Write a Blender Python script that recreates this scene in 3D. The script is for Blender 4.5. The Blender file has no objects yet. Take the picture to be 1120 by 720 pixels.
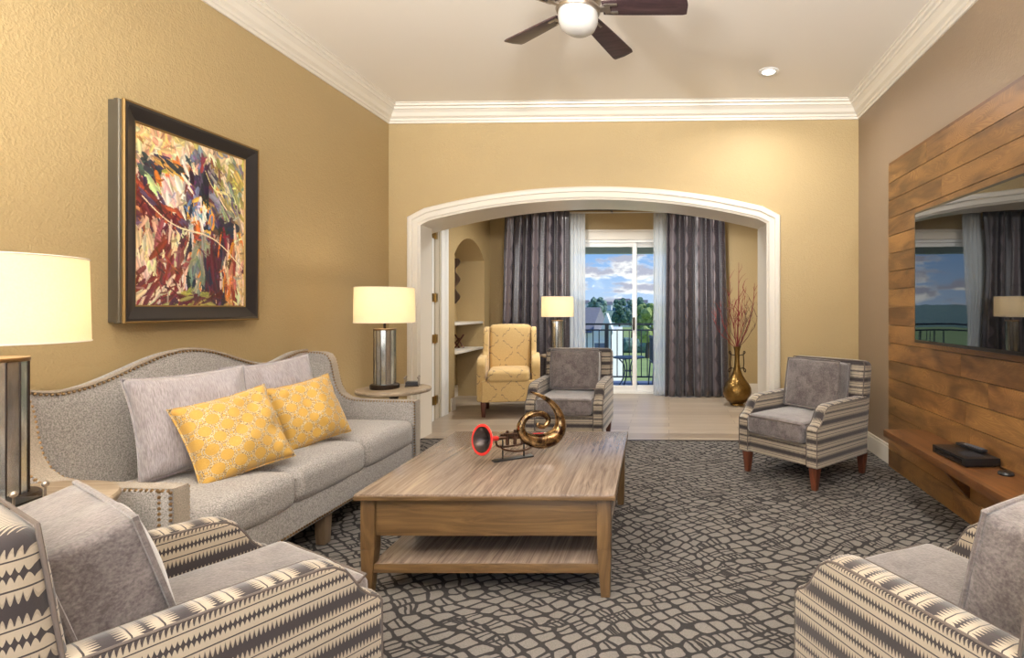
import bpy, bmesh, math, random
import numpy as np
from mathutils import Vector, Matrix, Euler, noise
random.seed(7)
PI = math.pi
R = math.radians
C = bpy.context.scene.collection
sc = bpy.context.scene

def lin(c):
    return tuple((v/255/12.92) if v/255 <= .04045 else ((v/255+.055)/1.055)**2.4 for v in c) + (1.0,)

# ------------------------------------------------------------------ camera
cam_d = bpy.data.cameras.new('camera'); cam = bpy.data.objects.new('camera', cam_d); C.objects.link(cam)
cam.location = (0, 0, 1.2); cam.rotation_euler = (R(90), 0, R(1.6))
cam_d.sensor_width = 36; cam_d.lens = 36*600/1120
cam_d.shift_x = -155/1120; cam_d.shift_y = -22/1120
cam_d.clip_start = .02; cam_d.clip_end = 2000
sc.camera = cam
sc.view_settings.view_transform = 'Standard'; sc.view_settings.look = 'None'
sc.view_settings.exposure = 0.38; sc.view_settings.gamma = 1.0
sc.view_settings.use_curve_mapping = False

# ------------------------------------------------------------------ node helper
class NT:
    def __init__(s, tree): s.t = tree
    def n(s, typ, ins=None, **kw):
        nd = s.t.nodes.new(typ)
        for k, v in kw.items(): setattr(nd, k, v)
        for k, v in (ins or {}).items():
            sk = nd.inputs[k]
            if isinstance(v, bpy.types.NodeSocket): s.t.links.new(v, sk)
            else: sk.default_value = v
        return nd
    def m(s, op, a, b=0.0, c=None):
        ins = {0: a, 1: b}
        if c is not None: ins[2] = c
        return s.n('ShaderNodeMath', ins, operation=op).outputs[0]
    def mix(s, f, a, b, mode='MIX'):
        nd = s.n('ShaderNodeMix', data_type='RGBA', blend_type=mode)
        for i, v in ((0, f), (6, a), (7, b)):
            if isinstance(v, bpy.types.NodeSocket): s.t.links.new(v, nd.inputs[i])
            else: nd.inputs[i].default_value = v
        return nd.outputs[2]
    def ramp(s, f, stops, interp='LINEAR'):
        nd = s.n('ShaderNodeValToRGB', {0: f}); cr = nd.color_ramp; cr.interpolation = interp
        while len(cr.elements) < len(stops): cr.elements.new(.5)
        for e, (p, c) in zip(cr.elements, stops): e.position = p; e.color = c
        return nd.outputs[0]
    def obj(s): return s.n('ShaderNodeTexCoord').outputs['Object']
    def xyz(s, v):
        o = s.n('ShaderNodeSeparateXYZ', {0: v}).outputs; return o[0], o[1], o[2]
    def mapv(s, v, scale=(1, 1, 1), rot=(0, 0, 0), loc=(0, 0, 0)):
        return s.n('ShaderNodeMapping', {0: v, 1: loc, 2: rot, 3: scale}).outputs[0]
    def noise(s, v, scale=5, detail=3, rough=.5, dist=0):
        return s.n('ShaderNodeTexNoise', {'Vector': v, 'Scale': scale, 'Detail': detail, 'Roughness': rough, 'Distortion': dist}).outputs[0]
    def bump(s, h, strength=.3, dist=.01):
        return s.n('ShaderNodeBump', {'Height': h, 'Strength': strength, 'Distance': dist}).outputs[0]

def new_mat(name):
    m = bpy.data.materials.new(name); m.use_nodes = True
    nt = m.node_tree; b = nt.nodes['Principled BSDF']
    return m, NT(nt), b
def setp(N, b, **kw):
    nm = {'color': 'Base Color', 'rough': 'Roughness', 'metal': 'Metallic', 'ior': 'IOR', 'spec': 'Specular IOR Level', 'sheen': 'Sheen Weight',
          'coat': 'Coat Weight', 'alpha': 'Alpha', 'trans': 'Transmission Weight', 'normal': 'Normal', 'emit': 'Emission Color', 'estr': 'Emission Strength'}
    for k, v in kw.items():
        sk = b.inputs[nm[k]]
        if isinstance(v, bpy.types.NodeSocket): N.t.links.new(v, sk)
        else: sk.default_value = v
def plain(name, col, rough=.5, metal=0, nscale=0, nstr=.2, ndist=.002, var=0, **kw):
    m, N, b = new_mat(name); c = lin(col)
    if var:
        f = N.noise(N.obj(), nscale or 8, 4)
        c = N.mix(f, lin([max(0, x*(1-var)) for x in col]), lin([min(255, x*(1+var)) for x in col]))
    setp(N, b, color=c, rough=rough, metal=metal, **kw)
    if nscale: setp(N, b, normal=N.bump(N.noise(N.obj(), nscale, 3), nstr, ndist))
    return m

# ------------------------------------------------------------------ world: blue sky with banks of cumulus
w = bpy.data.worlds.new('world'); sc.world = w; w.use_nodes = True
wt = w.node_tree; wt.nodes.clear(); N = NT(wt)
dirv = N.n('ShaderNodeTexCoord').outputs['Generated']
x, y, z = N.xyz(dirv)
skyc = N.ramp(z, [(0, lin((186, 208, 236))), (.12, lin((120, 168, 226))), (.5, lin((80, 130, 200))), (1, lin((60, 105, 180)))])
cl = N.noise(N.mapv(dirv, (1, 1, 2.6), (0, 0, 0), (3.3, 1.2, .35)), 13, 9, .55, .1)
cl2 = N.noise(N.mapv(dirv, (1, 1, 2.6), (0, 0, 0), (3.3, 1.2, .375)), 13, 9, .55, .1)
low = N.m('MULTIPLY', N.m('SUBTRACT', .13, z), 1.3)
cover = N.n('ShaderNodeMapRange', {0: N.m('ADD', cl, N.m('MAXIMUM', low, -.12)), 1: .56, 2: .64, 3: 0.0, 4: 1.0}).outputs[0]
shade = N.n('ShaderNodeMapRange', {0: N.m('SUBTRACT', cl, cl2), 1: -.06, 2: .06, 3: 1.0, 4: 0.0}).outputs[0]
cloudc = N.mix(shade, lin((178, 180, 198)), lin((255, 253, 250)))
colr = N.mix(cover, skyc, cloudc)
bg = N.n('ShaderNodeBackground', {0: colr, 1: .95})
N.t.links.new(bg.outputs[0], N.n('ShaderNodeOutputWorld').inputs[0])

# ------------------------------------------------------------------ sun and rear fill light
def light(name, kind, loc, rot=(0, 0, 0), energy=10, col=(1, 1, 1), **kw):
    d = bpy.data.lights.new(name, kind); o = bpy.data.objects.new(name, d); C.objects.link(o)
    o.location = loc; o.rotation_euler = rot; d.energy = energy; d.color = col
    for k, v in kw.items(): setattr(d, k, v)
    return o
light('sun', 'SUN', (30, 20, 30), (0, R(48), R(12)), 3.2, (1, .95, .86), angle=R(1))
# fill light added at the unseen rear window to brighten the room
light('rear_fill_light', 'AREA', (-.45, -1.72, 1.55), (R(90), 0, 0), 55, (.97, .985, 1), shape='RECTANGLE', size=3.6, size_y=2.3)

# ------------------------------------------------------------------ mesh helper
class MB:
    def __init__(s): s.v = []; s.f = []; s.uv = {}; s.col = {}
    def add(s, vs, fs, M=None):
        b = len(s.v)
        s.v += [tuple(M @ Vector(p)) if M else tuple(p) for p in vs]
        s.f += [tuple(b+i for i in f) for f in fs]
        return b
    def box(s, x0, x1, y0, y1, z0, z1, M=None, taper=None):
        t = taper or 0
        vs = [(x0+t, y0+t, z0), (x1-t, y0+t, z0), (x1-t, y1-t, z0), (x0+t, y1-t, z0), (x0, y0, z1), (x1, y0, z1), (x1, y1, z1), (x0, y1, z1)]
        s.add(vs, [(3, 2, 1, 0), (4, 5, 6, 7), (0, 1, 5, 4), (1, 2, 6, 5), (2, 3, 7, 6), (3, 0, 4, 7)], M); return s
    def lathe(s, prof, seg=32, c=(0, 0, 0), M=None, a0=0, close=True):
        vs = []; fs = []; n = len(prof)
        for i in range(seg):
            a = a0+2*PI*i/seg
            for r, z in prof: vs.append((c[0]+r*math.cos(a), c[1]+r*math.sin(a), c[2]+z))
        for i in range(seg):
            j = (i+1) % seg
            for k in range(n-1): fs.append((i*n+k, j*n+k, j*n+k+1, i*n+k+1))
        if close:
            if prof[0][0] > 1e-5: fs.append(tuple(i*n for i in reversed(range(seg))))
            if prof[-1][0] > 1e-5: fs.append(tuple(i*n+n-1 for i in range(seg)))
        s.add(vs, fs, M); return s
    def cyl(s, p0, p1, r, r2=None, seg=12): return s.tube([p0, p1], [r, r if r2 is None else r2], seg)
    def tube(s, pts, rad, seg=10, closed=False):
        pts = [Vector(p) for p in pts]; n = len(pts)
        if not isinstance(rad, (list, tuple)): rad = [rad]*n
        vs = []; fs = []; up = None
        for i, p in enumerate(pts):
            if closed: t = pts[(i+1) % n]-pts[i-1]
            else: t = pts[min(i+1, n-1)]-pts[max(i-1, 0)]
            t.normalize()
            if up is None: up = Vector((0, 0, 1)) if abs(t.z) < .9 else Vector((1, 0, 0))
            u = t.cross(up)
            if u.length < 1e-6: u = t.orthogonal()
            u.normalize(); v = u.cross(t); up = v
            for k in range(seg):
                a = 2*PI*k/seg; vs.append(p+(u*math.cos(a)+v*math.sin(a))*rad[i])
        m = n if closed else n-1
        for i in range(m):
            j = (i+1) % n
            for k in range(seg):
                l = (k+1) % seg; fs.append((i*seg+k, i*seg+l, j*seg+l, j*seg+k))
        if not closed:
            fs.append(tuple(reversed(range(seg)))); fs.append(tuple((n-1)*seg+k for k in range(seg)))
        s.add(vs, fs); return s
    def prism(s, out, axis, a0, a1, M=None):
        n = len(out)
        def P(p, a):
            return {'x': (a, p[0], p[1]), 'y': (p[0], a, p[1]), 'z': (p[0], p[1], a)}[axis]
        vs = [P(p, a0) for p in out]+[P(p, a1) for p in out]
        fs = [tuple(range(n)), tuple(reversed(range(n, 2*n)))]+[(i, n+i, n+(i+1) % n, (i+1) % n) for i in range(n)]
        s.add(vs, fs, M); return s
    def grid(s, fn, nu, nv, uvfn=None, closed=False):
        vs = []; fs = []; b = len(s.v)
        for i in range(nu+1):
            for j in range(nv+1):
                if uvfn: s.uv[b+len(vs)] = uvfn(i/nu, j/nv)
                vs.append(fn(i/nu, j/nv))
        for i in range(nu):
            for j in range(nv):
                a = i*(nv+1)+j; fs.append((a, a+nv+1, a+nv+2, a+1))
        s.add(vs, fs); return s
    def soft(s, c, size, r, bulge=(0, 0, 0), n=8, M=None, wr=0, seed=0):
        """rounded, cushion-like box"""
        h = [v/2 for v in size]; bm = {}
        vs = []; fs = []
        def co(hh):
            rr = min(r, hh*.98); inner = hh-rr
            e = [hh-rr+rr*math.tan(k*PI/16) for k in range(1, 5)]
            mid = [inner*(-1+2*k/n) for k in range(n+1)]
            return [-q for q in reversed(e)]+mid+e
        cs = [co(hh) for hh in h]
        def pt(p):
            key = tuple(round(q, 6) for q in p)
            if key in bm: return bm[key]
            q = [max(-(h[i]-min(r, h[i]*.98)), min(h[i]-min(r, h[i]*.98), p[i])) for i in range(3)]
            d = Vector([p[i]-q[i] for i in range(3)])
            rr = min(r, min(h)*.98)
            o = Vector(q)+d.normalized()*rr if d.length > 1e-9 else Vector(p)
            # clamp thin axes
            f = [max(0, 1-(o[i]/h[i])**2) for i in range(3)]
            k = Vector(o)
            for i in range(3):
                j, l = (i+1) % 3, (i+2) % 3
                k[i] += bulge[i]*(o[i]/h[i])*(f[j]*f[l])**.5
            if wr: 
                nn = noise.noise_vector(Vector((o.x*7+seed, o.y*7, o.z*7)))
                k += nn*wr
            bm[key] = len(vs); vs.append(k+Vector(c)); return bm[key]
        for ax in range(3):
            j, l = (ax+1) % 3, (ax+2) % 3
            for sg in (-1, 1):
                A, B = cs[j], cs[l]
                for a in range(len(A)-1):
                    for b_ in range(len(B)-1):
                        q = []
                        for aa, bb in ((a, b_), (a+1, b_), (a+1, b_+1), (a, b_+1)):
                            p = [0, 0, 0]; p[ax] = sg*h[ax]; p[j] = A[aa]; p[l] = B[bb]; q.append(pt(p))
                        fs.append(tuple(q) if sg > 0 else tuple(reversed(q)))
        s.add(vs, fs, M); return s
    def ball(s, c, r, seg=8, rings=5, sc_=(1, 1, 1)):
        prof = [(r*math.sin(PI*k/rings) if 0 < k < rings else 0, -r*math.cos(PI*k/rings)*sc_[2]) for k in range(rings+1)]
        prof[0] = (1e-6, prof[0][1]); prof[-1] = (1e-6, prof[-1][1])
        return s.lathe(prof, seg, c, close=False)
    def build(s, name, mat, parent=None, smooth=True, bevel=0, seg=2, ang=35, sub=0, loc=None, rot=None):
        me = bpy.data.meshes.new(name); me.from_pydata(s.v, [], s.f)
        if s.uv:
            ul = me.uv_layers.new(name='UVMap')
            for lp in me.loops: ul.data[lp.index].uv = s.uv.get(lp.vertex_index, (0, 0))
        bmm = bmesh.new(); bmm.from_mesh(me); bmesh.ops.recalc_face_normals(bmm, faces=bmm.faces)
        if bevel:
            es = [e for e in bmm.edges if len(e.link_faces) == 2 and e.calc_face_angle(0) > R(25)]
            bmesh.ops.bevel(bmm, geom=es, offset=bevel, segments=seg, profile=.6, affect='EDGES', clamp_overlap=True)
        bmm.to_mesh(me); bmm.free()
        if smooth:
            me.polygons.foreach_set('use_smooth', [True]*len(me.polygons)); me.set_sharp_from_angle(angle=R(ang))
        me.materials.append(mat)
        o = bpy.data.objects.new(name, me); C.objects.link(o)
        if parent: o.parent = parent
        if loc: o.location = loc
        if rot: o.rotation_euler = rot
        if sub:
            md = o.modifiers.new('subdivision', 'SUBSURF'); md.levels = sub; md.render_levels = sub
        return o

def tag(o, label=None, cat=None, group=None, kind=None):
    if label: o['label'] = label
    if cat: o['category'] = cat
    if group: o['group'] = group
    if kind: o['kind'] = kind
    return o
def thing(name, label, cat, loc=(0, 0, 0), rz=0, group=None):
    o = bpy.data.objects.new(name, None); C.objects.link(o); o.empty_display_size = .1
    o.location = loc; o.rotation_euler = (0, 0, rz)
    return tag(o, label, cat, group)
def struct(o, label=None): return tag(o, label, kind='structure')
def copy_tree(o, parent=None):
    c = o.copy(); C.objects.link(c); c.parent = parent
    for ch in list(o.children): copy_tree(ch, c)
    return c

# ------------------------------------------------------------------ materials
def wall_paint(name, col, bs=.35):
    m, N, b = new_mat(name); o = N.obj()
    n1 = N.noise(o, 95, 2, .5); n2 = N.noise(o, 40, 2, .5)
    h = N.n('ShaderNodeMapRange', {0: N.m('ADD', N.m('MULTIPLY', n1, .5), N.m('MULTIPLY', n2, .5)), 1: .42, 2: .6}).outputs[0]
    c = N.mix(N.noise(o, 1.3, 2), lin([v*.97 for v in col]), lin([min(255, v*1.02) for v in col]))
    setp(N, b, color=c, rough=.55, normal=N.bump(h, bs, .004)); return m
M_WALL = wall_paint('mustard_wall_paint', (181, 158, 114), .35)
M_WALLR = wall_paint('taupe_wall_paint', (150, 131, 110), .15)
M_CEIL = plain('ceiling_paint', (240, 234, 224), .8)
M_TRIM = plain('cream_trim_paint', (226, 219, 206), .35)
M_WHITE = plain('white_paint', (238, 238, 236), .35)

def wood(name, c1, c2, axis=1, scale=1.0, rough=.4, streak=14, tint=False, bump=.15, coat=0.0):
    m, N, b = new_mat(name); o = N.obj()
    sv = [streak*1.0]*3; sv[axis] = .9
    v = N.mapv(o, tuple(q*scale for q in sv))
    warp = N.noise(N.mapv(o, tuple((1.2 if i == axis else 5)*scale for i in range(3))), 1.0, 2)
    v2 = N.n('ShaderNodeVectorMath', {0: v, 1: N.n('ShaderNodeCombineXYZ', {0: N.m('MULTIPLY', warp, 2.5), 1: N.m('MULTIPLY', warp, 2.5), 2: N.m('MULTIPLY', warp, 2.5)}).outputs[0]}, operation='ADD').outputs[0]
    g = N.noise(v2, 2.2, 7, .62, .6)
    f = N.n('ShaderNodeMapRange', {0: g, 1: .33, 2: .68}).outputs[0]
    col = N.mix(f, lin(c1), lin(c2))
    if tint:
        at = N.n('ShaderNodeAttribute', attribute_name='tint')
        col = N.mix(1.0, col, at.outputs['Color'], 'MULTIPLY')
    setp(N, b, color=col, rough=rough, normal=N.bump(g, bump, .002), coat=coat); return m
M_TABLETOP = wood('grey_walnut_veneer', (104, 89, 79), (150, 133, 119), 1, 1.0, .22, 34)
M_TABLEBODY = wood('honey_walnut', (80, 59, 36), (118, 91, 58), 0, 1.0, .4, 20)
M_TABLELEG = wood('honey_walnut_upright', (80, 59, 36), (118, 91, 58), 2, 1.0, .4, 12)
M_SIDE = wood('weathered_oak', (128, 112, 92), (176, 158, 134), 0, 1.2, .4, 10)
M_LEG = wood('dark_cherry', (72, 36, 24), (108, 60, 40), 2, 1.5, .35, 10)
M_SHELF = wood('stained_shelf_board', (84, 52, 26), (124, 80, 42), 1, 1.0, .38, 10)

def panel_mat():
    m, N, b = new_mat('stained_pine_planks'); o = N.obj()
    at = N.n('ShaderNodeAttribute', attribute_name='tint').outputs
    tv = N.n('ShaderNodeVectorMath', {0: o, 1: at['Vector']}, operation='ADD').outputs[0]
    big = N.noise(N.mapv(tv, (1, 1.6, 5)), 1.6, 3, .5, .5)
    ringv = N.noise(N.mapv(tv, (1, 1.1, 4.2)), 1.7, 1, .4, .8)
    rings = N.m('ABSOLUTE', N.m('SINE', N.m('MULTIPLY', ringv, 150)))
    gr = N.noise(N.mapv(tv, (1, 2, 40)), 3, 5, .6, .2)
    c = N.mix(N.n('ShaderNodeMapRange', {0: big, 1: .38, 2: .62}).outputs[0], lin((70, 47, 26)), lin((168, 124, 72)))
    c = N.mix(N.m('MULTIPLY', rings, .5), c, lin((96, 58, 28)))
    c = N.mix(N.m('MULTIPLY', gr, .35), c, lin((178, 132, 80)))
    vor = N.n('ShaderNodeTexVoronoi', {'Vector': N.mapv(tv, (1, 1, 1.4)), 'Scale': 2.3}).outputs[0]
    kn = N.m('LESS_THAN', vor, .035)
    c = N.mix(N.m('MULTIPLY', kn, .6), c, lin((70, 40, 20)))
    c = N.mix(1.0, c, at['Color'], 'MULTIPLY')
    setp(N, b, color=c, rough=.38, normal=N.bump(N.m('ADD', gr, N.m('MULTIPLY', rings, .3)), .2, .002)); return m
M_PANEL = panel_mat()

def carpet_mat():
    m, N, b = new_mat('patterned_carpet'); o = N.obj()
    wv = N.n('ShaderNodeTexNoise', {'Vector': o, 'Scale': 1.1, 'Detail': 2}).outputs['Color']
    off = N.n('ShaderNodeVectorMath', {0: N.n('ShaderNodeVectorMath', {0: wv, 1: (.5, .5, .5)}, operation='SUBTRACT').outputs[0], 'Scale': .36}, operation='SCALE').outputs[0]
    wv2 = N.n('ShaderNodeTexNoise', {'Vector': o, 'Scale': 14, 'Detail': 2}).outputs['Color']
    off2 = N.n('ShaderNodeVectorMath', {0: N.n('ShaderNodeVectorMath', {0: wv2, 1: (.5, .5, .5)}, operation='SUBTRACT').outputs[0], 'Scale': .028}, operation='SCALE').outputs[0]
    p = N.n('ShaderNodeVectorMath', {0: N.n('ShaderNodeVectorMath', {0: o, 1: off}, operation='ADD').outputs[0], 1: off2}, operation='ADD').outputs[0]
    v = N.mapv(p, (1, 1.25, 1), (0, 0, R(-38)))
    V1 = N.n('ShaderNodeTexVoronoi', {'Vector': v, 'Scale': 14.5, 'Randomness': .4}, feature='DISTANCE_TO_EDGE', voronoi_dimensions='2D').outputs[0]
    F = N.n('ShaderNodeTexVoronoi', {'Vector': v, 'Scale': 14.5, 'Randomness': .4}, feature='F1', voronoi_dimensions='2D').outputs
    rx, ry, rz_ = N.xyz(F['Color'])
    lx, ly, lz = N.xyz(N.n('ShaderNodeVectorMath', {0: v, 1: F['Position']}, operation='SUBTRACT').outputs[0])
    one = N.m('ABSOLUTE', lx); two = N.m('ABSOLUTE', N.m('SUBTRACT', one, .011)); thr = N.m('ABSOLUTE', N.m('SUBTRACT', ly, .006))
    V2b = N.m('MINIMUM', N.m('MINIMUM', N.m('ADD', N.m('MULTIPLY', one, 20), N.m('LESS_THAN', rx, .8)), N.m('ADD', N.m('MULTIPLY', two, 22), N.m('LESS_THAN', ry, .86))), N.m('ADD', N.m('MULTIPLY', thr, 20), N.m('LESS_THAN', rz_, .84)))
    d2 = N.m('MULTIPLY', N.m('SUBTRACT', .68, F['Distance']), .75)
    d = N.m('SMOOTH_MIN', N.m('SMOOTH_MIN', V1, d2, .12), V2b, .05)
    wid = N.m('ADD', .066, N.m('MULTIPLY', N.noise(o, 11, 2), .07))
    msk = N.n('ShaderNodeMapRange', {0: N.m('SUBTRACT', d, wid), 1: -.012, 2: .02}).outputs[0]
    fib = N.noise(N.mapv(p, (1.0, 1.0, 1)), 260, 2, .7)
    c1 = N.mix(fib, lin((38, 36, 36)), lin((68, 65, 64)))
    c2 = N.mix(fib, lin((86, 81, 77)), lin((142, 136, 130)))
    setp(N, b, color=N.mix(msk, c1, c2), rough=.95, spec=.1, normal=N.bump(N.m('ADD', fib, N.m('MULTIPLY', msk, .7)), .5, .004)); return m
M_CARPET = carpet_mat()

def plank_floor():
    m, N, b = new_mat('grey_plank_flooring'); o = N.obj()
    br = N.n('ShaderNodeTexBrick', {'Vector': o, 'Color1': lin((150, 134, 116)), 'Color2': lin((180, 165, 146)), 'Mortar': lin((112, 100, 86)), 'Scale': 1.0, 'Mortar Size': .003, 'Brick Width': 1.1, 'Row Height': .16, 'Bias': 0.0})
    br.offset = .37
    g = N.noise(N.mapv(o, (1.5, 16, 1)), 2.5, 6, .6, .4)
    c = N.mix(N.m('MULTIPLY', g, .45), br.outputs[0], lin((108, 94, 80)))
    setp(N, b, color=c, rough=.3, normal=N.bump(g, .1, .001)); return m
M_PLANKS = plank_floor()

def fabric(name, c1, c2, scale=300, rough=.95, sheen=.3, bump=.5, stretch=(1, 1, 1), dist=.002):
    m, N, b = new_mat(name); o = N.obj()
    f = N.noise(N.mapv(o, stretch), scale, 3, .7)
    f = N.n('ShaderNodeMapRange', {0: f, 1: .35, 2: .65}).outputs[0]
    setp(N, b, color=N.mix(f, lin(c1), lin(c2)), rough=rough, sheen=sheen, normal=N.bump(f, bump, dist), spec=.2); return m
M_TWEED = fabric('grey_tweed', (118, 113, 110), (182, 176, 170), 170)
M_BORDER = fabric('taupe_border_cloth', (132, 120, 106), (162, 150, 134), 220)
M_SILK = fabric('lilac_grey_silk', (136, 128, 130), (176, 169, 172), 60, .5, .6, .35, (6, 1, .5), .0015)
def velvet(name, c1, c2):
    m, N, b = new_mat(name); o = N.obj()
    f = N.m('ADD', N.m('MULTIPLY', N.noise(o, 11, 5, .65, 1.2), .55), N.m('MULTIPLY', N.noise(o, 130, 2, .6), .45))
    f = N.n('ShaderNodeMapRange', {0: f, 1: .38, 2: .62}).outputs[0]
    setp(N, b, color=N.mix(f, lin(c1), lin(c2)), rough=.7, sheen=.6, spec=.3, normal=N.bump(f, .3, .002)); return m
M_VELVET = velvet('grey_brown_velvet', (74, 66, 65), (120, 111, 109))
M_CORD = plain('dark_taupe_piping', (92, 82, 76), .8)
M_NAIL = plain('antique_brass_nail', (150, 122, 88), .35, .9)

def stripe(name, axis, light=(168, 155, 136), dark=(54, 47, 47), mid=(114, 101, 89)):
    """ikat stripe: dark bands with toothed edges; bands step along the given axis"""
    m, N, b = new_mat(name); x, y, z = N.xyz(N.obj())
    t = {'z': z, 'y': y, 'x': x}[axis]
    s_ = N.m('ADD', x, y) if axis == 'z' else (x if axis == 'y' else y)
    a = N.m('FRACT', N.m('DIVIDE', N.m('ADD', t, 3.0), .118))
    tri = N.m('MULTIPLY', N.m('ABSOLUTE', N.m('SUBTRACT', N.m('FRACT', N.m('DIVIDE', N.m('ADD', s_, 3), .0092)), .5)), 2)
    tri3 = N.m('POWER', tri, 1.6)
    def band(c, w0, wt):
        return N.m('LESS_THAN', N.m('ABSOLUTE', N.m('SUBTRACT', a, c)), N.m('ADD', w0, N.m('MULTIPLY', tri3, wt)))
    b1 = band(.22, .085, .16); b2 = band(.52, .014, 0.0); b3 = band(.74, .016, .10); b4 = band(.95, .012, 0.0)
    mk = N.m('MAXIMUM', N.m('MAXIMUM', b1, b2), N.m('MAXIMUM', b3, b4))
    th = N.noise(N.mapv(N.obj(), (1, 1, 1)), 260, 2, .6)
    halo = band(.22, .15, .12)
    base = N.mix(N.m('MULTIPLY', halo, .35), lin(light), lin(mid))
    base = N.mix(N.m('MULTIPLY', th, .25), base, lin(mid))
    setp(N, b, color=N.mix(mk, base, lin(dark)), rough=.8, sheen=.3, spec=.25, normal=N.bump(th, .3, .001)); return m
M_STR_Z = stripe('ikat_stripe_level', 'z')
M_STR_Y = stripe('ikat_stripe_across', 'y')

def trellis():
    m, N, b = new_mat('yellow_trellis_cloth'); x, y, z = N.xyz(N.obj())
    w = .078
    def ring(ox, oz):
        a = N.m('SUBTRACT', N.m('FRACT', N.m('ADD', N.m('DIVIDE', x, w), ox+10)), .5)
        c = N.m('SUBTRACT', N.m('FRACT', N.m('ADD', N.m('DIVIDE', z, w*1.05), oz+10)), .5)
        r = N.m('SQRT', N.m('ADD', N.m('MULTIPLY', a, a), N.m('MULTIPLY', c, c)))
        q1 = N.m('LESS_THAN', N.m('ABSOLUTE', N.m('SUBTRACT', r, .40)), .028)
        q2 = N.m('LESS_THAN', N.m('ABSOLUTE', N.m('SUBTRACT', r, .31)), .02)
        return N.m('MAXIMUM', q1, q2)
    k = N.m('MAXIMUM', ring(0, 0), ring(.5, .5))
    th = N.noise(N.obj(), 240, 2)
    c = N.mix(k, N.mix(th, lin((190, 144, 54)), lin((214, 172, 82))), lin((206, 188, 150)))
    k2 = N.m('MULTIPLY', k, N.m('GREATER_THAN', th, .52))
    c = N.mix(k2, c, lin((132, 108, 76)))
    setp(N, b, color=c, rough=.7, sheen=.3, normal=N.bump(N.m('ADD', th, k), .3, .001)); return m
M_TRELLIS = trellis()

def motif_cloth():
    m, N, b = new_mat('pale_gold_motif_cloth'); x, y, z = N.xyz(N.obj())
    w = .15
    fx = N.m('DIVIDE', N.m('ADD', N.m('ADD', x, N.m('MULTIPLY', y, .6)), 3.0), w); fz = N.m('DIVIDE', N.m('ADD', z, 3.0), w*.95)
    a = N.m('SUBTRACT', N.m('FRACT', fx), .5); c = N.m('SUBTRACT', N.m('FRACT', fz), .5)
    sg = N.m('SUBTRACT', N.m('MULTIPLY', N.m('MODULO', N.m('ADD', N.m('FLOOR', fx), N.m('FLOOR', fz)), 2.0), 2.0), 1.0)
    ln = N.m('ABSOLUTE', N.m('SUBTRACT', c, N.m('ADD', N.m('MULTIPLY', N.m('MULTIPLY', a, sg), 1.0), N.m('MULTIPLY', N.m('SINE', N.m('MULTIPLY', a, 22)), .05))))
    wd = N.m('ADD', .022, N.m('MULTIPLY', N.m('ABSOLUTE', a), .1))
    k = N.m('MULTIPLY', N.m('LESS_THAN', ln, wd), N.m('LESS_THAN', N.m('ABSOLUTE', a), .34))
    th = N.noise(N.obj(), 120, 3)
    c0 = N.mix(th, lin((190, 156, 98)), lin((214, 186, 132)))
    setp(N, b, color=N.mix(N.m('MULTIPLY', k, .75), c0, lin((128, 108, 84))), rough=.85, sheen=.2, normal=N.bump(th, .3, .002)); return m
M_GOLD = motif_cloth()

def curtain_mat():
    m, N, b = new_mat('plum_satin_curtain'); uv = N.n('ShaderNodeUVMap').outputs[0]
    x, y, z = N.xyz(uv)
    sw = N.m('MULTIPLY', N.m('ABSOLUTE', N.m('SINE', N.m('MULTIPLY', y, 12.5))), .16)
    a = N.m('FRACT', N.m('DIVIDE', x, .34))
    d = N.m('ABSOLUTE', N.m('SUBTRACT', a, .5))
    inner = N.m('LESS_THAN', d, N.m('ADD', .04, sw))
    line = N.m('LESS_THAN', N.m('ABSOLUTE', N.m('SUBTRACT', d, N.m('ADD', .075, sw))), .035)
    fl = N.m('GREATER_THAN', N.noise(N.mapv(uv, (30, 60, 1)), 1.0, 2), .56)
    c = N.mix(inner, lin((34, 27, 36)), lin((84, 74, 80)))
    c = N.mix(N.m('MULTIPLY', N.m('SUBTRACT', 1, inner), N.m('MULTIPLY', fl, .35)), c, lin((92, 84, 92)))
    c = N.mix(line, c, lin((38, 30, 40)))
    setp(N, b, color=c, rough=.3, sheen=.3, spec=.9, normal=N.bump(N.noise(N.mapv(uv, (200, 60, 1)), 1, 2), .1, .001)); return m
M_CURT = curtain_mat()
def sheer_mat():
    m, N, b = new_mat('sheer_voile'); nt = N.t
    tr = N.n('ShaderNodeBsdfTransparent', {0: (1, 1, 1, 1)}); tl = N.n('ShaderNodeBsdfTranslucent', {0: lin((235, 242, 248))}); df = N.n('ShaderNodeBsdfDiffuse', {0: lin((240, 244, 248))})
    m1 = N.n('ShaderNodeMixShader', {0: .5, 1: tl.outputs[0], 2: df.outputs[0]})
    m2 = N.n('ShaderNodeMixShader', {0: .55, 1: tr.outputs[0], 2: m1.outputs[0]})
    nt.links.new(m2.outputs[0], nt.nodes['Material Output'].inputs[0]); return m
M_SHEER = sheer_mat()
def glass_mat():
    m, N, b = new_mat('clear_glass'); nt = N.t
    tr = N.n('ShaderNodeBsdfTransparent', {0: (.97, .985, .98, 1)}); gl = N.n('ShaderNodeBsdfGlossy', {0: (1, 1, 1, 1), 1: .01})
    fr = N.n('ShaderNodeFresnel', {0: 1.04})
    mm = N.n('ShaderNodeMixShader', {0: fr.outputs[0], 1: tr.outputs[0], 2: gl.outputs[0]})
    nt.links.new(mm.outputs[0], nt.nodes['Material Output'].inputs[0]); return m
M_GLASS = glass_mat()
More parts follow.
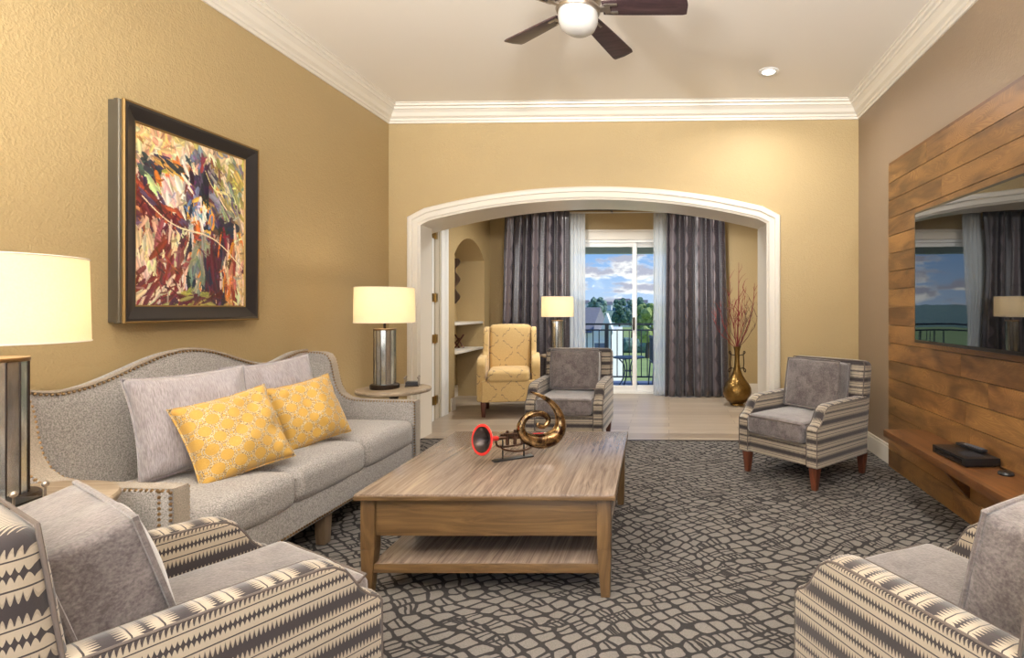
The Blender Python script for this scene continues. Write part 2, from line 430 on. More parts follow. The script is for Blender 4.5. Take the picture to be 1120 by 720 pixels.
def shade_mat():
    m, N, b = new_mat('lit_linen_shade'); nt = N.t
    th = N.noise(N.mapv(N.obj(), (1, 1, 1)), 180, 2)
    c = N.mix(th, lin((246, 234, 208)), lin((252, 244, 226)))
    tl = N.n('ShaderNodeBsdfTranslucent', {0: c}); df = N.n('ShaderNodeBsdfDiffuse', {0: c})
    m1 = N.n('ShaderNodeMixShader', {0: .45, 1: tl.outputs[0], 2: df.outputs[0]})
    nt.links.new(m1.outputs[0], nt.nodes['Material Output'].inputs[0]); return m
M_SHADE = shade_mat()
def emis(name, col, st):
    m, N, b = new_mat(name); setp(N, b, color=lin(col), emit=lin(col), estr=st); return m
M_BULB = emis('lit_bulb', (255, 226, 170), 12)
M_DOWN = emis('lit_downlight_lens', (255, 246, 230), 6)
def mirror_mat():
    m, N, b = new_mat('antique_mirror_glass'); o = N.obj()
    f = N.n('ShaderNodeMapRange', {0: N.noise(N.mapv(o, (1, 1, .35)), 14, 4, .6), 1: .4, 2: .65}).outputs[0]
    wn = N.n('ShaderNodeTexWhiteNoise', {'Vector': N.n('ShaderNodeVectorMath', {0: N.n('ShaderNodeNewGeometry').outputs['True Normal'], 1: (.11, .11, .11)}, operation='SNAP').outputs[0]}).outputs[0]
    setp(N, b, color=N.mix(N.m('MULTIPLY', wn, .5), N.mix(f, lin((170, 174, 172)), lin((236, 238, 234))), lin((150, 136, 112))), metal=.8, rough=.14); return m
M_MIRROR = mirror_mat()
M_BRONZE = plain('dark_bronze', (62, 50, 42), .35, .8)
M_NICKEL = plain('brushed_nickel', (170, 160, 148), .3, .9)
M_BLACK = plain('black_plastic', (20, 20, 22), .3)
M_BRASSH = plain('hinge_brass', (176, 146, 88), .3, .9)
def brass_vase():
    m, N, b = new_mat('aged_hammered_brass'); o = N.obj()
    f = N.noise(o, 9, 4, .6)
    vo = N.n('ShaderNodeTexVoronoi', {'Vector': o, 'Scale': 26}, feature='DISTANCE_TO_EDGE').outputs[0]
    setp(N, b, color=N.mix(f, lin((66, 48, 24)), lin((158, 124, 68))), metal=.9, rough=.28, normal=N.bump(vo, .7, .006)); return m
M_VASE = brass_vase()

# ================================================================== SETTING
XL, XR, YB, YR, H = -2.59, 1.71, 5.0, -1.8, 3.06
T = .15
floor = struct(MB().box(XL-T, XR+T, YR-T, YB, -.12, 0).build('floor', M_CARPET, smooth=False), 'charcoal carpet with a pale pebble-cell pattern')
floor2 = struct(MB().box(XL-T, XR+T, YB, 7.75, -.12, 0).build('floor', M_PLANKS, smooth=False), 'grey-brown plank floor of the nook beyond the arch')
struct(MB().box(XL, XR, YB-.012, YB+.012, 0, .004).build('trim_threshold', M_BRONZE, smooth=False))
struct(MB().box(XL-T, XR+T, YR-T, 5.5, H, H+.15).build('ceiling', M_CEIL, smooth=False))
struct(MB().box(XL-T, XR+T, 5.5, 7.9, 2.8, 2.95).build('ceiling', M_CEIL, smooth=False))
struct(MB().box(XL-T, XL, YR-T, 5.5, 0, H).build('wall_left', M_WALL, smooth=False))
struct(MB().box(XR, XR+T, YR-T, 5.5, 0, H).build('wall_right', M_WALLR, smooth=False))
# unseen rear wall; its wide window is added to let light in
struct(MB().box(XL, -2.3, YR-T, YR, 0, H).box(1.4, XR, YR-T, YR, 0, H).box(-2.3, 1.4, YR-T, YR, 0, .35).box(-2.3, 1.4, YR-T, YR, 2.75, H).build('wall_rear', M_WALL, smooth=False))
wf = MB()
for xx in (-2.3, -1.09, .13, 1.35): wf.box(xx, xx+.05, YR-.1, YR-.04, .35, 2.75)
wf.box(-2.3, 1.4, YR-.1, YR-.04, .35, .41).box(-2.3, 1.4, YR-.1, YR-.04, 2.69, 2.75)
wo = struct(wf.build('window_added', M_TRIM, smooth=False))
MB().box(-2.25, 1.35, YR-.075, YR-.068, .41, 2.69).build('pane', M_GLASS, wo, smooth=False)

# arch wall
OL, OR_, SP, RISE = -2.29, .885, 1.995, .205
OC = (OL+OR_)/2; HS = (OR_-OL)/2; RA = (HS*HS+RISE*RISE)/(2*RISE)
def arcz(x): return SP+RISE-RA+math.sqrt(max(0, RA*RA-(x-OC)**2))
arc = [(OL+(OR_-OL)*k/40, arcz(OL+(OR_-OL)*k/40)) for k in range(41)]
out = [(XL, 0), (XL, H), (XR, H), (XR, 0), (OR_, 0)]+list(reversed(arc))+[(OL, 0)]
struct(MB().prism(out, 'y', YB, YB+.23).build('wall_back', M_WALL, smooth=False))
L2 = -2.55
arc2 = [(L2, arcz(L2))]+arc
out2 = [(L2, H), (XR, H), (XR, 0), (OR_, 0)]+list(reversed(arc2))
struct(MB().prism(out2, 'y', YB+.231, YB+.50).build('wall_arch_inner', M_TRIM, smooth=False))
# reveal lining + casing swept round the opening
path = [(OL, 0), (OL, SP-.02)]+arc[1:-1]+[(OR_, SP-.02), (OR_, 0)]
def sweep_arch(path, prof, y0):
    mb = MB(); n = len(path); rows = []
    for i, p in enumerate(path):
        p = Vector(p); a = Vector(path[max(i-1, 0)]); b_ = Vector(path[min(i+1, n-1)])
        d1 = (p-a).normalized() if i > 0 else (b_-p).normalized(); d2 = (b_-p).normalized() if i < n-1 else d1
        n1 = Vector((-d1.y, d1.x)); n2 = Vector((-d2.y, d2.x)); nn = (n1+n2).normalized(); k = 1/max(.3, nn.dot(n1))
        rows.append([(p.x+nn.x*k*o, y0-pr, p.y+nn.y*k*o) for o, pr in prof])
    m_ = len(prof)
    vs = [q for r_ in rows for q in r_]
    fs = [(i*m_+j, (i+1)*m_+j, (i+1)*m_+j+1, i*m_+j+1) for i in range(n-1) for j in range(m_-1)]
    mb.add(vs, fs); return mb
prof = [(-.002, -.23), (-.002, .012), (.012, .016), (.02, .028), (.065, .024), (.072, .038), (.1, .042), (.112, .036), (.118, .02), (.118, 0)]
struct(sweep_arch(path, prof, YB).build('trim_arch', M_TRIM, ang=50), 'cream moulded casing around the wide arched opening')
prof2 = [(-.002, 0), (-.006, 0), (-.006, -.275), (-.002, -.275)]
struct(sweep_arch([(OR_, 0), (OR_, SP-.02)][::-1], [(-.002, .0), (.004, .012), (.004, .3)], YB+.5).build('trim_jamb', M_TRIM))

# crown moulding rings (mitred) in the main room
cp = [(0, .15), (.012, .15), (.016, .132), (.026, .128), (.03, .112), (.052, .098), (.066, .07), (.09, .048), (.1, .046), (.104, .028), (.124, .024), (.128, .008), (.14, .006), (.14, 0)]
mb = MB(); vs = []; fs = []
for o_, d_ in cp: vs += [(XL+o_, YR+o_, H-d_), (XR-o_, YR+o_, H-d_), (XR-o_, YB-o_, H-d_), (XL+o_, YB-o_, H-d_)]
for i in range(len(cp)-1):
    for k in range(4): fs.append((i*4+k, i*4+(k+1) % 4, (i+1)*4+(k+1) % 4, (i+1)*4+k))
mb.add(vs, fs); struct(mb.build('trim_crown', M_TRIM, ang=20), 'white stepped crown moulding')
# baseboards
def base(name, x0, x1, y0, y1):
    horiz = abs(x1-x0) > abs(y1-y0)
    mb = MB().box(x0, x1, y0, y1, 0, .13)
    if horiz: mb.box(x0, x1, y0+(.004 if y0 > 3 else 0), y1, .13, .15)
    else: mb.box(x0+(.004 if x0 > 0 else 0), x1-(.004 if x0 < 0 else 0), y0, y1, .13, .15)
    return struct(mb.build(name, M_TRIM, smooth=False, bevel=.003))
base('baseboard_left', XL, XL+.018, YR, YB); base('baseboard_right', XR-.018, XR, 4.26, YB)
base('baseboard_back', XL, OL-.12, YB-.018, YB); base('baseboard_back', OR_+.12, XR, YB-.018, YB)

# nook beyond the arch
NL, NR, NB = -2.55, 1.7, 7.75
DX0, DX1, DH = -1.48, .50, 2.18
struct(MB().box(NL-.45, DX0, NB, NB+.15, 0, 2.8).box(DX1, NR+.15, NB, NB+.15, 0, 2.8).box(DX0, DX1, NB, NB+.15, DH, 2.8).build('wall_nook_back', M_WALL, smooth=False))
struct(MB().box(NR, NR+.15, 5.5, NB, 0, 2.8).build('wall_nook_right', M_WALL, smooth=False))
base('baseboard_nook', DX1+.1, NR, NB-.018, NB); base('baseboard_nook', NL, DX0-.1, NB-.018, NB)
# nook left wall with the arched niche  (niche y 6.44..7.52)
n0, n1, nz, nr = 6.46, 7.50, 1.86, .24
nh = (n1-n0)/2; nR = (nh*nh+nr*nr)/(2*nr); nc = (n0+n1)/2
def nichez(y): return nz+nr-nR+math.sqrt(nR*nR-(y-nc)**2)
na = [(n0+(n1-n0)*k/20, nichez(n0+(n1-n0)*k/20)) for k in range(21)]
o3 = [(5.5, 0), (5.5, 2.8), (NB, 2.8), (NB, 0), (n1, 0)]+list(reversed(na))+[(n0, 0)]
mb = MB(); mb.add([(NL, p[0], p[1]) for p in o3], [tuple(range(len(o3)))])
# niche side returns and arch soffit
q = [(n0, 0)]+na+[(n1, 0)]
vs = [(NL, a, b_) for a, b_ in q]+[(NL-.38, a, b_) for a, b_ in q]; k = len(q)
mb.add(vs, [(i, i+1, k+i+1, k+i) for i in range(k-1)])
mb.add([(NL-.38, n0, 0), (NL-.38, n1, 0), (NL-.38, n1, 2.2), (NL-.38, n0, 2.2)], [(0, 1, 2, 3)])
struct(mb.build('wall_nook_left', M_WALL, smooth=False))
struct(MB().box(NL-.45, NL-.39, 5.2, NB+.15, -.1, 2.9).box(NL-.39, NL-.01, 5.35, 5.5, 0, 2.8).build('wall_nook_outer', M_WALL, smooth=False))
struct(MB().box(NL-.38, XL-T-.0005, n0, n1, -.1, 0).build('floor', M_PLANKS, smooth=False))
base('baseboard_niche', NL-.38, NL-.362, n0, n1)
struct(MB().box(NL-.02, NL+.018, 6.33, 6.455, 0, .15).build('baseboard_plinth', M_TRIM, smooth=False, bevel=.004))
def niche_shelf(z, lab):
    tag(MB().box(NL-.378, NL-.01, n0+.002, n1-.002, z-.03, z).build('niche_shelf', M_TRIM, bevel=.004), lab, 'shelf', 'shelves in the arched niche')
niche_shelf(1.03, 'white upper shelf in the arched niche, bare on top')
niche_shelf(.68, 'white lower shelf in the arched niche, under the small dark rack')

# side door with brass hinges on the nook's left wall
dr = thing('door_1', None, None, (NL, 5.585, 0)); dr['kind'] = 'structure'; dr['label'] = 'cream panelled door jamb with brass hinges inside the arch'
MB().box(0, .012, .06, .17, 0, 2.5).build('gap_shade', plain('gap_shade_paint', (70, 64, 58), .8), dr, smooth=False)  # dark strips paint in the shade inside the door gaps
MB().box(0, .035, .17, .215, 0, 2.5).build('door_edge', M_WHITE, dr, smooth=False)
MB().box(0, .012, .215, .25, 0, 2.5).build('gap_shade', bpy.data.materials['gap_shade_paint'], dr, smooth=False)
MB().box(0, .02, .25, .43, 0, 2.5).box(.0, .028, .27, .30, 0, 2.5).box(0, .028, .38, .42, 0, 2.5).build('jamb', plain('jamb_paint', (196, 186, 168), .4), dr, smooth=False, bevel=.003)
MB().box(0, .03, .43, .58, 0, 2.5).box(0, .04, .56, .60, 0, 2.5).box(0, .038, .52, .55, 0, 2.5).build('casing', M_WHITE, dr, smooth=False, bevel=.004)
for zz in (2.0, 1.32, .88, .22):
    MB().box(.02, .042, .175, .30, zz-.045, zz+.045).cyl((.045, .235, zz-.05), (.045, .235, zz+.05), .009).build('hinge', M_BRASSH, dr)

# sliding door
dd = thing('door_2', None, None, (0, NB, 0)); dd['kind'] = 'structure'; dd['label'] = 'white sliding glass door to the balcony'
MB().box(DX0-.09, DX0, -.02, 0, 0, DH+.13).box(DX1, DX1+.09, -.02, 0, 0, DH+.13).box(DX0, DX1, -.02, 0, DH, DH+.13).box(DX0-.1, DX1+.1, -.03, 0, DH+.11, DH+.14).build('casing', M_TRIM, dd, smooth=False, bevel=.003)
MB().box(DX0, DX0+.05, 0, .13, 0, DH).box(DX1-.05, DX1, 0, .13, 0, DH).box(DX0+.05, DX1-.05, .001, .129, DH-.04, DH).box(DX0+.05, DX1-.05, .001, .129, 0, .03).build('frame', M_WHITE, dd, smooth=False)
mx = -.49
def sash(x0, x1, y):
    s_ = MB().box(x0, x0+.06, y, y+.04, .031, DH-.041).box(x1-.06, x1, y, y+.04, .031, DH-.041).box(x0+.06, x1-.06, y+.002, y+.038, .031, .11).box(x0+.06, x1-.06, y+.002, y+.038, DH-.1, DH-.041).build('sash', M_WHITE, dd, smooth=False, bevel=.003)
    MB().box(x0+.055, x1-.055, y+.016, y+.022, .1, DH-.09).build('pane', M_GLASS, s_, smooth=False); return s_
sash(DX0+.05, mx+.03, .02); s2 = sash(mx-.03, DX1-.05, .07)
MB().box(mx-.02, mx+.005, -.03, .02, .9, 1.08).box(mx-.018, mx+.003, -.045, -.03, .93, 1.05).build('handle', M_BRONZE, dd, bevel=.004)

# ------------------------------------------------------------------ wood panelling on the right wall
PX = 1.675
pm = MB(); tints = []
rows = 17; ph = 2.29/rows
for r_ in range(rows):
    y1 = 4.24; yy = y1
    first = True
    while yy > .2:
        L = random.uniform(.5, 1.9) if first else random.uniform(1.2, 2.2); first = False
        ye = max(.2, yy-L); z0, z1 = r_*ph+.002, (r_+1)*ph-.002
        nb = len(pm.f); pm.box(PX, XR, ye+.0008, yy-.0008, z0, z1)
        t = random.uniform(.76, 1.06); tints += [(t, t*random.uniform(.97, 1.02), t*random.uniform(.93, 1.03), 1)]*6
        yy = ye
me_tints = tints
pn = pm.build('wall_panel', M_PANEL, smooth=False)
ca = pn.data.color_attributes.new('tint', 'FLOAT_COLOR', 'CORNER')
for p in pn.data.polygons:
    for li in p.loop_indices: ca.data[li].color = me_tints[p.index]
struct(pn, 'stained pine plank panelling behind the television')
struct(MB().box(XR-.03, XR, .2, 4.24, 2.2905, 2.31).build('trim_panel', M_SHELF, smooth=False))
# shelf
sh = thing('wall_shelf', 'long stained pine shelf low on the plank wall, under the television', 'shelf', (PX, 2.0, 0))
MB().box(-.27, -.001, -1.7, 1.64, .365, .41).build('board', M_SHELF, sh, bevel=.004)
for yy in (1.1, .1, -1.0):
    MB().prism([(-.2, .364), (-.001, .364), (-.001, .14)], 'y', yy, yy+.04).build('bracket', M_SHELF, sh, bevel=.002)

# ------------------------------------------------------------------ television
tv = thing('television', 'large black flat screen television mounted on the plank wall', 'television', (PX, 3.0, 1.4))
MB().box(-.05, -.02, -.86, .72, -.415, .415).build('housing', M_BLACK, tv, bevel=.004)
mt, Nn, bb = new_mat('glossy_screen')
setp(Nn, bb, color=(.004, .005, .006, 1), rough=.02, ior=2.3, normal=Nn.bump(Nn.noise(Nn.mapv(Nn.obj(), (1, 1.5, .6)), 2.2, 1), .12, .01))
MB().box(-.053, -.05, -.845, .705, -.395, .40).build('screen', mt, tv, smooth=False)
MB().box(-.02, -.001, -.25, .15, -.15, .15).box(-.02, .015, -.2, .1, -.12, .12).build('wall_mount', M_BRONZE, tv)
tv.rotation_euler = (0, 0, R(1.5)); tv.location = (PX-.035, 2.84, 1.4)

# box, remote and puck on the shelf
bx = thing('cable_box', 'black cable box on the pine shelf', 'cable box', (PX-.125, 2.92, .41), R(4))
MB().box(-.09, .09, -.15, .15, .004, .045).build('case', M_BLACK, bx, bevel=.004)
MB().box(-.0905, -.0895, -.12, .12, .014, .034).build('display', plain('smoked_front', (10, 10, 14), .08), bx, smooth=False)
vm = MB()
for k in range(9): vm.box(-.055, .03, -.11+k*.012, -.106+k*.012, .045, .0465)
vm.build('vent', plain('vent_grey', (52, 52, 56), .5), bx, smooth=False)
for sx in (-.07, .07):
    for sy in (-.13, .13): MB().lathe([(.008, 0), (.008, .005)], 10, (sx, sy, 0)).build('foot', M_BLACK, bx)
rm = thing('remote_control', 'slim black remote control lying on the cable box', 'remote', (PX-.07, 2.96, .457), R(12))
MB().box(-.022, .022, -.09, .09, 0, .016).build('body', plain('remote_black', (28, 28, 32), .4), rm, bevel=.005)
bt = MB()
for i in range(3):
    for j in range(8): bt.lathe([(.0045, 0), (.004, .003)], 8, (-.012+i*.012, -.07+j*.016, .0155))
bt.build('buttons', plain('button_grey', (98, 98, 106), .5), rm)
cbk = thing('cable_puck', 'small round black puck with a cable on the pine shelf', 'gadget', (PX-.07, 2.66, .41))
MB().lathe([(.034, 0), (.036, .006), (.03, .014), (1e-5, .016)], 20).build('body', M_BLACK, cbk)
MB().tube([(.02, .02, .006), (.04, .06, .004), (.035, .1, .004), (.055, .14, .004), (.065, .19, .004)], .0035, 6).build('cable', M_BLACK, cbk)

def smooth(pts, rad, m=6):
    P, Q = [], []
    n = len(pts)
    for i in range(n-1):
        p0, p1, p2, p3 = [Vector(pts[max(0, min(n-1, k))]) for k in (i-1, i, i+1, i+2)]
        for k in range(m):
            t = k/m; P.append(.5*((2*p1)+(-p0+p2)*t+(2*p0-5*p1+4*p2-p3)*t*t+(-p0+3*p1-3*p2+p3)*t**3)); Q.append(rad[i]+(rad[i+1]-rad[i])*t)
    P.append(Vector(pts[-1])); Q.append(rad[-1]); return P, Q
M_VPIPE = velvet('velvet_piping', (78, 70, 68), (112, 102, 100))
# ------------------------------------------------------------------ armchair (striped)
def arm_outline():
    return [(.30, .155), (.30, .56), (.05, .556), (-.17, .55), (-.205, .542), (-.235, .52), (-.255, .49), (-.275, .455), (-.30, .43), (-.325, .415), (-.335, .40), (-.335, .155)]
def make_armchair(label):
    t = thing('striped_armchair', label, 'armchair', group='striped armchairs')
    MB().box(-.245, .245, -.315, .26, .155, .30).build('seat_base', M_STR_Z, t, bevel=.01)
    # back: reclined slab, softly crowned
    mb = MB().soft((0, 0, 0), (.645, .12, .665), .045, (0, .012, .006), 10)
    M = Matrix.Translation((0, .315, .4875)) @ Matrix.Rotation(R(-7), 4, 'X')
    mb.v = [tuple(M @ Vector(v)) for v in mb.v]
    bk = mb.build('backrest', M_STR_Z, t, ang=60)
    pp = []
    for k in range(33):
        a = k/32; pp.append(M @ Vector((-.30+.6*a, -.055, .326)))
    MB().tube([M @ Vector((-.312, -.053, -.1)), M @ Vector((-.312, -.053, .30))]+pp+[M @ Vector((.312, -.053, .30)), M @ Vector((.312, -.053, -.1))], .004, 6).build('piping', M_CORD, bk)
    for s_ in (-1, 1):
        o = arm_outline()
        xo, xi = s_*.335, s_*.245
        am = MB().prism(o, 'x', min(xo, xi), max(xo, xi)).build('arm', M_STR_Z, t, bevel=.012, seg=3, ang=50)
        top = o[1:-1]
        cap = MB(); vs = []; fs = []
        x0, x1 = min(xo, xi)+.006, max(xo, xi)-.006
        n = len(top)
        nrm = []
        for i, p in enumerate(top):
            a = Vector(top[max(0, i-1)]); b_ = Vector(top[min(n-1, i+1)]); d = (b_-a).normalized(); nrm.append(Vector((d.y, -d.x)) if d.x < 0 or d.y < 0 else Vector((0, 1)))
        for i, p in enumerate(top):
            nn = nrm[i]
            if nn.y < 0: nn = -nn
            for e, xx in ((-.004, x0), (.006, x0+.006), (.009, (x0+x1)/2), (.006, x1-.006), (-.004, x1)): vs.append((xx, p[0]+nn.x*e, p[1]+nn.y*e))
        for i in range(n-1):
            for j in range(4): fs.append((i*5+j, (i+1)*5+j, (i+1)*5+j+1, i*5+j+1))
        cap.add(vs, fs); cap.build('arm_cap', M_STR_Y, am, ang=60)
        for xx in (x0-.001, x1+.001):
            MB().tube([(xx, p[0], p[1]+.001) for p in top]+[(xx, top[-1][0]-.002, .17)], .0036, 6).build('piping', M_CORD, am)
    cu = MB().soft((0, -.075, .372), (.482, .58, .135), .035, (0, .004, .014), 10, wr=.004, seed=2).build('seat_cushion', M_VELVET, t, ang=60)
    for zz in (.312, .43):
        MB().tube([(-.225, .18, zz), (-.236, -.33, zz), (-.215, -.362, zz), (.215, -.362, zz), (.236, -.33, zz), (.225, .18, zz)], .0045, 6).build('piping', M_CORD, cu)
    for sx in (-1, 1):
        for yy in (-.29, .31):
            x = sx*.285
            MB().add([(x-.017, yy-.017, 0), (x+.017, yy-.017, 0), (x+.017, yy+.017, 0), (x-.017, yy+.017, 0), (x-.03, yy-.03, .156), (x+.03, yy-.03, .156), (x+.03, yy+.03, .156), (x-.03, yy+.03, .156)],
                     [(3, 2, 1, 0), (4, 5, 6, 7), (0, 1, 5, 4), (1, 2, 6, 5), (2, 3, 7, 6), (3, 0, 4, 7)])
            lg = MB(); lg.add([(x-.017, yy-.017, 0), (x+.017, yy-.017, 0), (x+.017, yy+.017, 0), (x-.017, yy+.017, 0), (x-.03, yy-.03, .156), (x+.03, yy-.03, .156), (x+.03, yy+.03, .156), (x-.03, yy+.03, .156)],
                     [(3, 2, 1, 0), (4, 5, 6, 7), (0, 1, 5, 4), (1, 2, 6, 5), (2, 3, 7, 6), (3, 0, 4, 7)])
            lg.build('leg', M_LEG, t, bevel=.003)
    return t
def make_back_cushion(label):
    t = thing('velvet_cushion', label, 'cushion', group='grey velvet cushions in the striped armchairs')
    b_ = MB().soft((0, 0, .18), (.44, .15, .355), .022, (.006, .028, .006), 12, wr=.009, seed=5).build('cover', M_VELVET, t, ang=60)
    for yy in (-.073, .073):
        pts = []
        for a, c_ in ((-.20, .003), (0, -.001), (.20, .003), (.218, .02), (.222, .18), (.218, .34), (.20, .357), (0, .361), (-.20, .357), (-.218, .34), (-.222, .18), (-.218, .02)): pts.append((a, yy, c_))
        P, Q = smooth(pts+pts[:1], [.0065]*13, 4)
        MB().tube(P[:-1], .0065, 8, closed=True).build('piping', M_VPIPE, b_)
    return t
def place(o, x, y, rz, label, first=False):
    if not first: o = copy_tree(o)
    o.location = (x, y, 0); o.rotation_euler = (0, 0, R(rz)); o['label'] = label; return o
spots = [(.99, 4.06, -48.2, 'striped armchair standing between the arch and the pine shelf', 'grey velvet cushion in the armchair beside the pine shelf', 0, 0),
         (-1.24, 1.35, 151.3, 'striped armchair with its back beside the large mirrored lamp, next to the sofa arm', 'grey velvet cushion tipped back in the armchair next to the sofa', -2, -10),
         (.80, 1.40, 206.1, 'striped armchair below the television, opposite the sofa, seen from behind', 'grey velvet cushion in the armchair below the television', 6, 4),
         (-.875, 4.93, -2.0, 'striped armchair facing the room in the middle of the arched opening', 'grey velvet cushion in the armchair in the arched opening', 0, 0)]
ac = make_armchair('x'); bc = make_back_cushion('x')
for i, (x, y, a, l1, l2, yaw, roll) in enumerate(spots):
    o = place(ac, x, y, a, l1, i == 0)
    c = bc if i == 0 else copy_tree(bc)
    M = Matrix.Translation((x, y, 0)) @ Matrix.Rotation(R(a), 4, 'Z') @ Matrix.Translation((0, .125, .455)) @ Matrix.Rotation(R(yaw), 4, 'Z') @ Matrix.Rotation(R([-10, -16, -12, -10][i]), 4, 'X')
    c.rotation_mode = 'XYZ'; c.location = M.to_translation(); c.rotation_euler = M.to_euler(); c['label'] = l2; c.scale = (1, 1, [1, .84, .86, 1][i])

# ------------------------------------------------------------------ sofa
sf = thing('camelback_sofa', 'grey tweed camelback sofa with nailhead trim against the mustard wall', 'sofa', (-2.1, 2.76, 0))
HL = .935
def sztop(y):
    s_ = abs((y+.06)/HL)
    v = .872+.128*(.5+.5*math.cos(PI*min(s_/.62, 1)))
    k = max(0, min(1, (s_-.62)/.3)); return v+.055*k*k*(3-2*k)
def backfront(y, f): # f 0..1 up
    return -.235-.09*f
mb = MB(); NY, NZ = 60, 14; vs = []; fs = []
ring = []
for i in range(NY+1):
    y = -HL+.06+(2*HL-.12)*i/NY; zt = sztop(y); row = []
    for k in range(NZ+1):
        f = k/NZ; row.append((backfront(y, f)+.018*math.sin(PI*f), y, .16+(zt-.16-.02)*f))
    xf = backfront(y, 1)
    row += [(xf-.012, y, zt-.006), (xf-.035, y, zt), (xf-.06, y, zt-.005), (xf-.075, y, zt-.03), (-.41, y, .16)]
    ring.append(row)
n = len(ring[0])
for r_ in ring: vs += r_
for i in range(NY):
    for j in range(n-1): fs.append((i*n+j, (i+1)*n+j, (i+1)*n+j+1, i*n+j+1))
fs += [tuple(range(n)), tuple(reversed(range(NY*n, NY*n+n)))]
mb.add(vs, fs); bk = mb.build('backrest', M_TWEED, sf, ang=60)
def nails(pts, sp=.019, r=.0062):
    mb = MB(); acc = 0
    for a, b_ in zip(pts[:-1], pts[1:]):
        a, b_ = Vector(a), Vector(b_); L = (b_-a).length
        while acc < L:
            mb.ball(a.lerp(b_, acc/L), r, 6, 4); acc += sp
        acc -= L
    return mb
top = []
for i in range(81):
    y = -HL+.07+(2*HL-.14)*i/80; top.append((backfront(y, 1)+.002, y, sztop(y)-.012))
MB().tube([(p[0]-.012, p[1], p[2]+.008) for p in top], .009, 6).build('border', M_BORDER, bk)
tag(nails(top, .02).build('nailhead_trim', M_NAIL, bk))
side = [(-.41, .16), (-.41, .88), (-.38, .902), (-.32, .91), (-.235, .905), (-.20, .892), (-.178, .86), (-.165, .81), (-.152, .74), (-.135, .68), (-.105, .63), (-.06, .60), (.0, .588), (.10, .584), (.40, .58), (.40, .16)]
for s_ in (-1, 1):
    a, b_ = sorted((s_*HL, s_*(HL-.075)))
    am = MB().prism(side, 'x', a, b_).build
    pr = MB().prism([(p[0], p[1]) for p in side], 'y', a, b_)
    am = pr.build('arm', M_TWEED, sf, bevel=.01, seg=3, ang=50)
    edge = [(p[0], p[1]) for p in side[2:15]]
    # taupe border running over the wing, the scoop and the arm top and down the front
    bo = MB(); vs = []; fs = []
    pth = edge+[(.402, .57), (.402, .17)]
    for i, p in enumerate(pth):
        q0 = Vector(pth[max(0, i-1)]); q1 = Vector(pth[min(len(pth)-1, i+1)]); d = (q1-q0).normalized(); nn = Vector((-d.y, d.x))
        for yy in (a+.006, a+.014, b_-.014, b_-.006): vs.append((p[0]+nn.x*.003, yy, p[1]+nn.y*.003))
    for i in range(len(pth)-1):
        for j in range(3): fs.append((i*4+j, (i+1)*4+j, (i+1)*4+j+1, i*4+j+1))
    bo.add(vs, fs); bo.build('border', M_BORDER, am, ang=60)
    for yy in (a+.003, b_-.003):
        nails([(p[0]+.001, yy, p[1]-.003) for p in edge]+[(.397, yy, .57), (.397, yy, .17)], .019).build('nailhead_trim', M_NAIL, am)
    nails([(.36, a if s_ < 0 else b_, .575), (.36, a if s_ < 0 else b_, .17)], .019).build('nailhead_trim', M_NAIL, am)
fr = MB().box(-.36, .385, -HL+.075, HL-.075, .16, .30).build('seat_rail', M_TWEED, sf, bevel=.01)
nails([(.388, -HL+.08, .175), (.388, HL-.08, .175)], .019).build('nailhead_trim', M_NAIL, fr)
cw = (2*HL-.155)/3
for k in range(3):
    yc = -HL+.0775+cw*(k+.5)
    MB().soft((.075, yc, .375), (.65, cw-.004, .155), .045, (.008, 0, .03), 10, wr=.004, seed=k*3).build('seat_cushion', M_TWEED, sf, ang=60)
for x in (-.36, .33):
    for y in (-HL+.05, 0, HL-.05):
        MB().box(x-.03, x+.03, y-.03, y+.03, 0, .161, taper=.006).build('leg', M_LEG if x < 0 else wood('oak_block', (100, 82, 62), (134, 112, 88), 2), sf, bevel=.003)

# ------------------------------------------------------------------ throw pillows
def pillow(name, S, T_, mat, label, cat, grp, loc, yaw, tilt, roll, seed):
    mb = MB(); n = 26
    def side_(sg):
        def fn(u, v):
            a, c_ = 2*u-1, 2*v-1
            ed = (max(0, 1-a*a)*max(0, 1-c_*c_))
            th = T_*.5*ed**.42
            px = a*S/2*(1-.075*(1-c_*c_)*abs(a)); pz = c_*S/2*(1-.075*(1-a*a)*abs(c_))
            nn = noise.noise(Vector((px*9+seed, pz*9, sg*2.0)))*.022+noise.noise(Vector((px*22+seed, pz*14, sg)))*.010
            cr = abs(a*c_); nn += cr**2*.018*math.sin(14*(a-c_)+seed)
            return (px, sg*(th+nn*ed**.3), pz)
        return fn
    mb.grid(side_(-1), n, n); mb.grid(side_(1), n, n)
    # seam cord
    t = thing(name, label, cat, loc, group=grp)
    o = mb.build('cover', mat, t, ang=80)
    bm = bmesh.new(); bm.from_mesh(o.data); bmesh.ops.remove_doubles(bm, verts=bm.verts, dist=.0006); bmesh.ops.recalc_face_normals(bm, faces=bm.faces); bm.to_mesh(o.data); bm.free()
    pts = []
    for k in range(4):
        for j in range(10):
            f = -1+2*j/10
            a, c_ = [(f, -1), (1, f), (-f, 1), (-1, -f)][k]
            px = a*S/2*(1-.075*(1-c_*c_)*abs(a)); pz = c_*S/2*(1-.075*(1-a*a)*abs(c_)); pts.append((px, 0, pz))
    MB().tube(pts, .004, 6, closed=True).build('piping', mat, t)
    M = Matrix.Rotation(R(yaw), 4, 'Z') @ Matrix.Rotation(R(tilt), 4, 'X') @ Matrix.Rotation(R(roll), 4, 'Y')
    t.rotation_euler = M.to_euler(); return t
g1, g2 = 'lilac grey pillows on the sofa', 'yellow trellis pillows on the sofa'
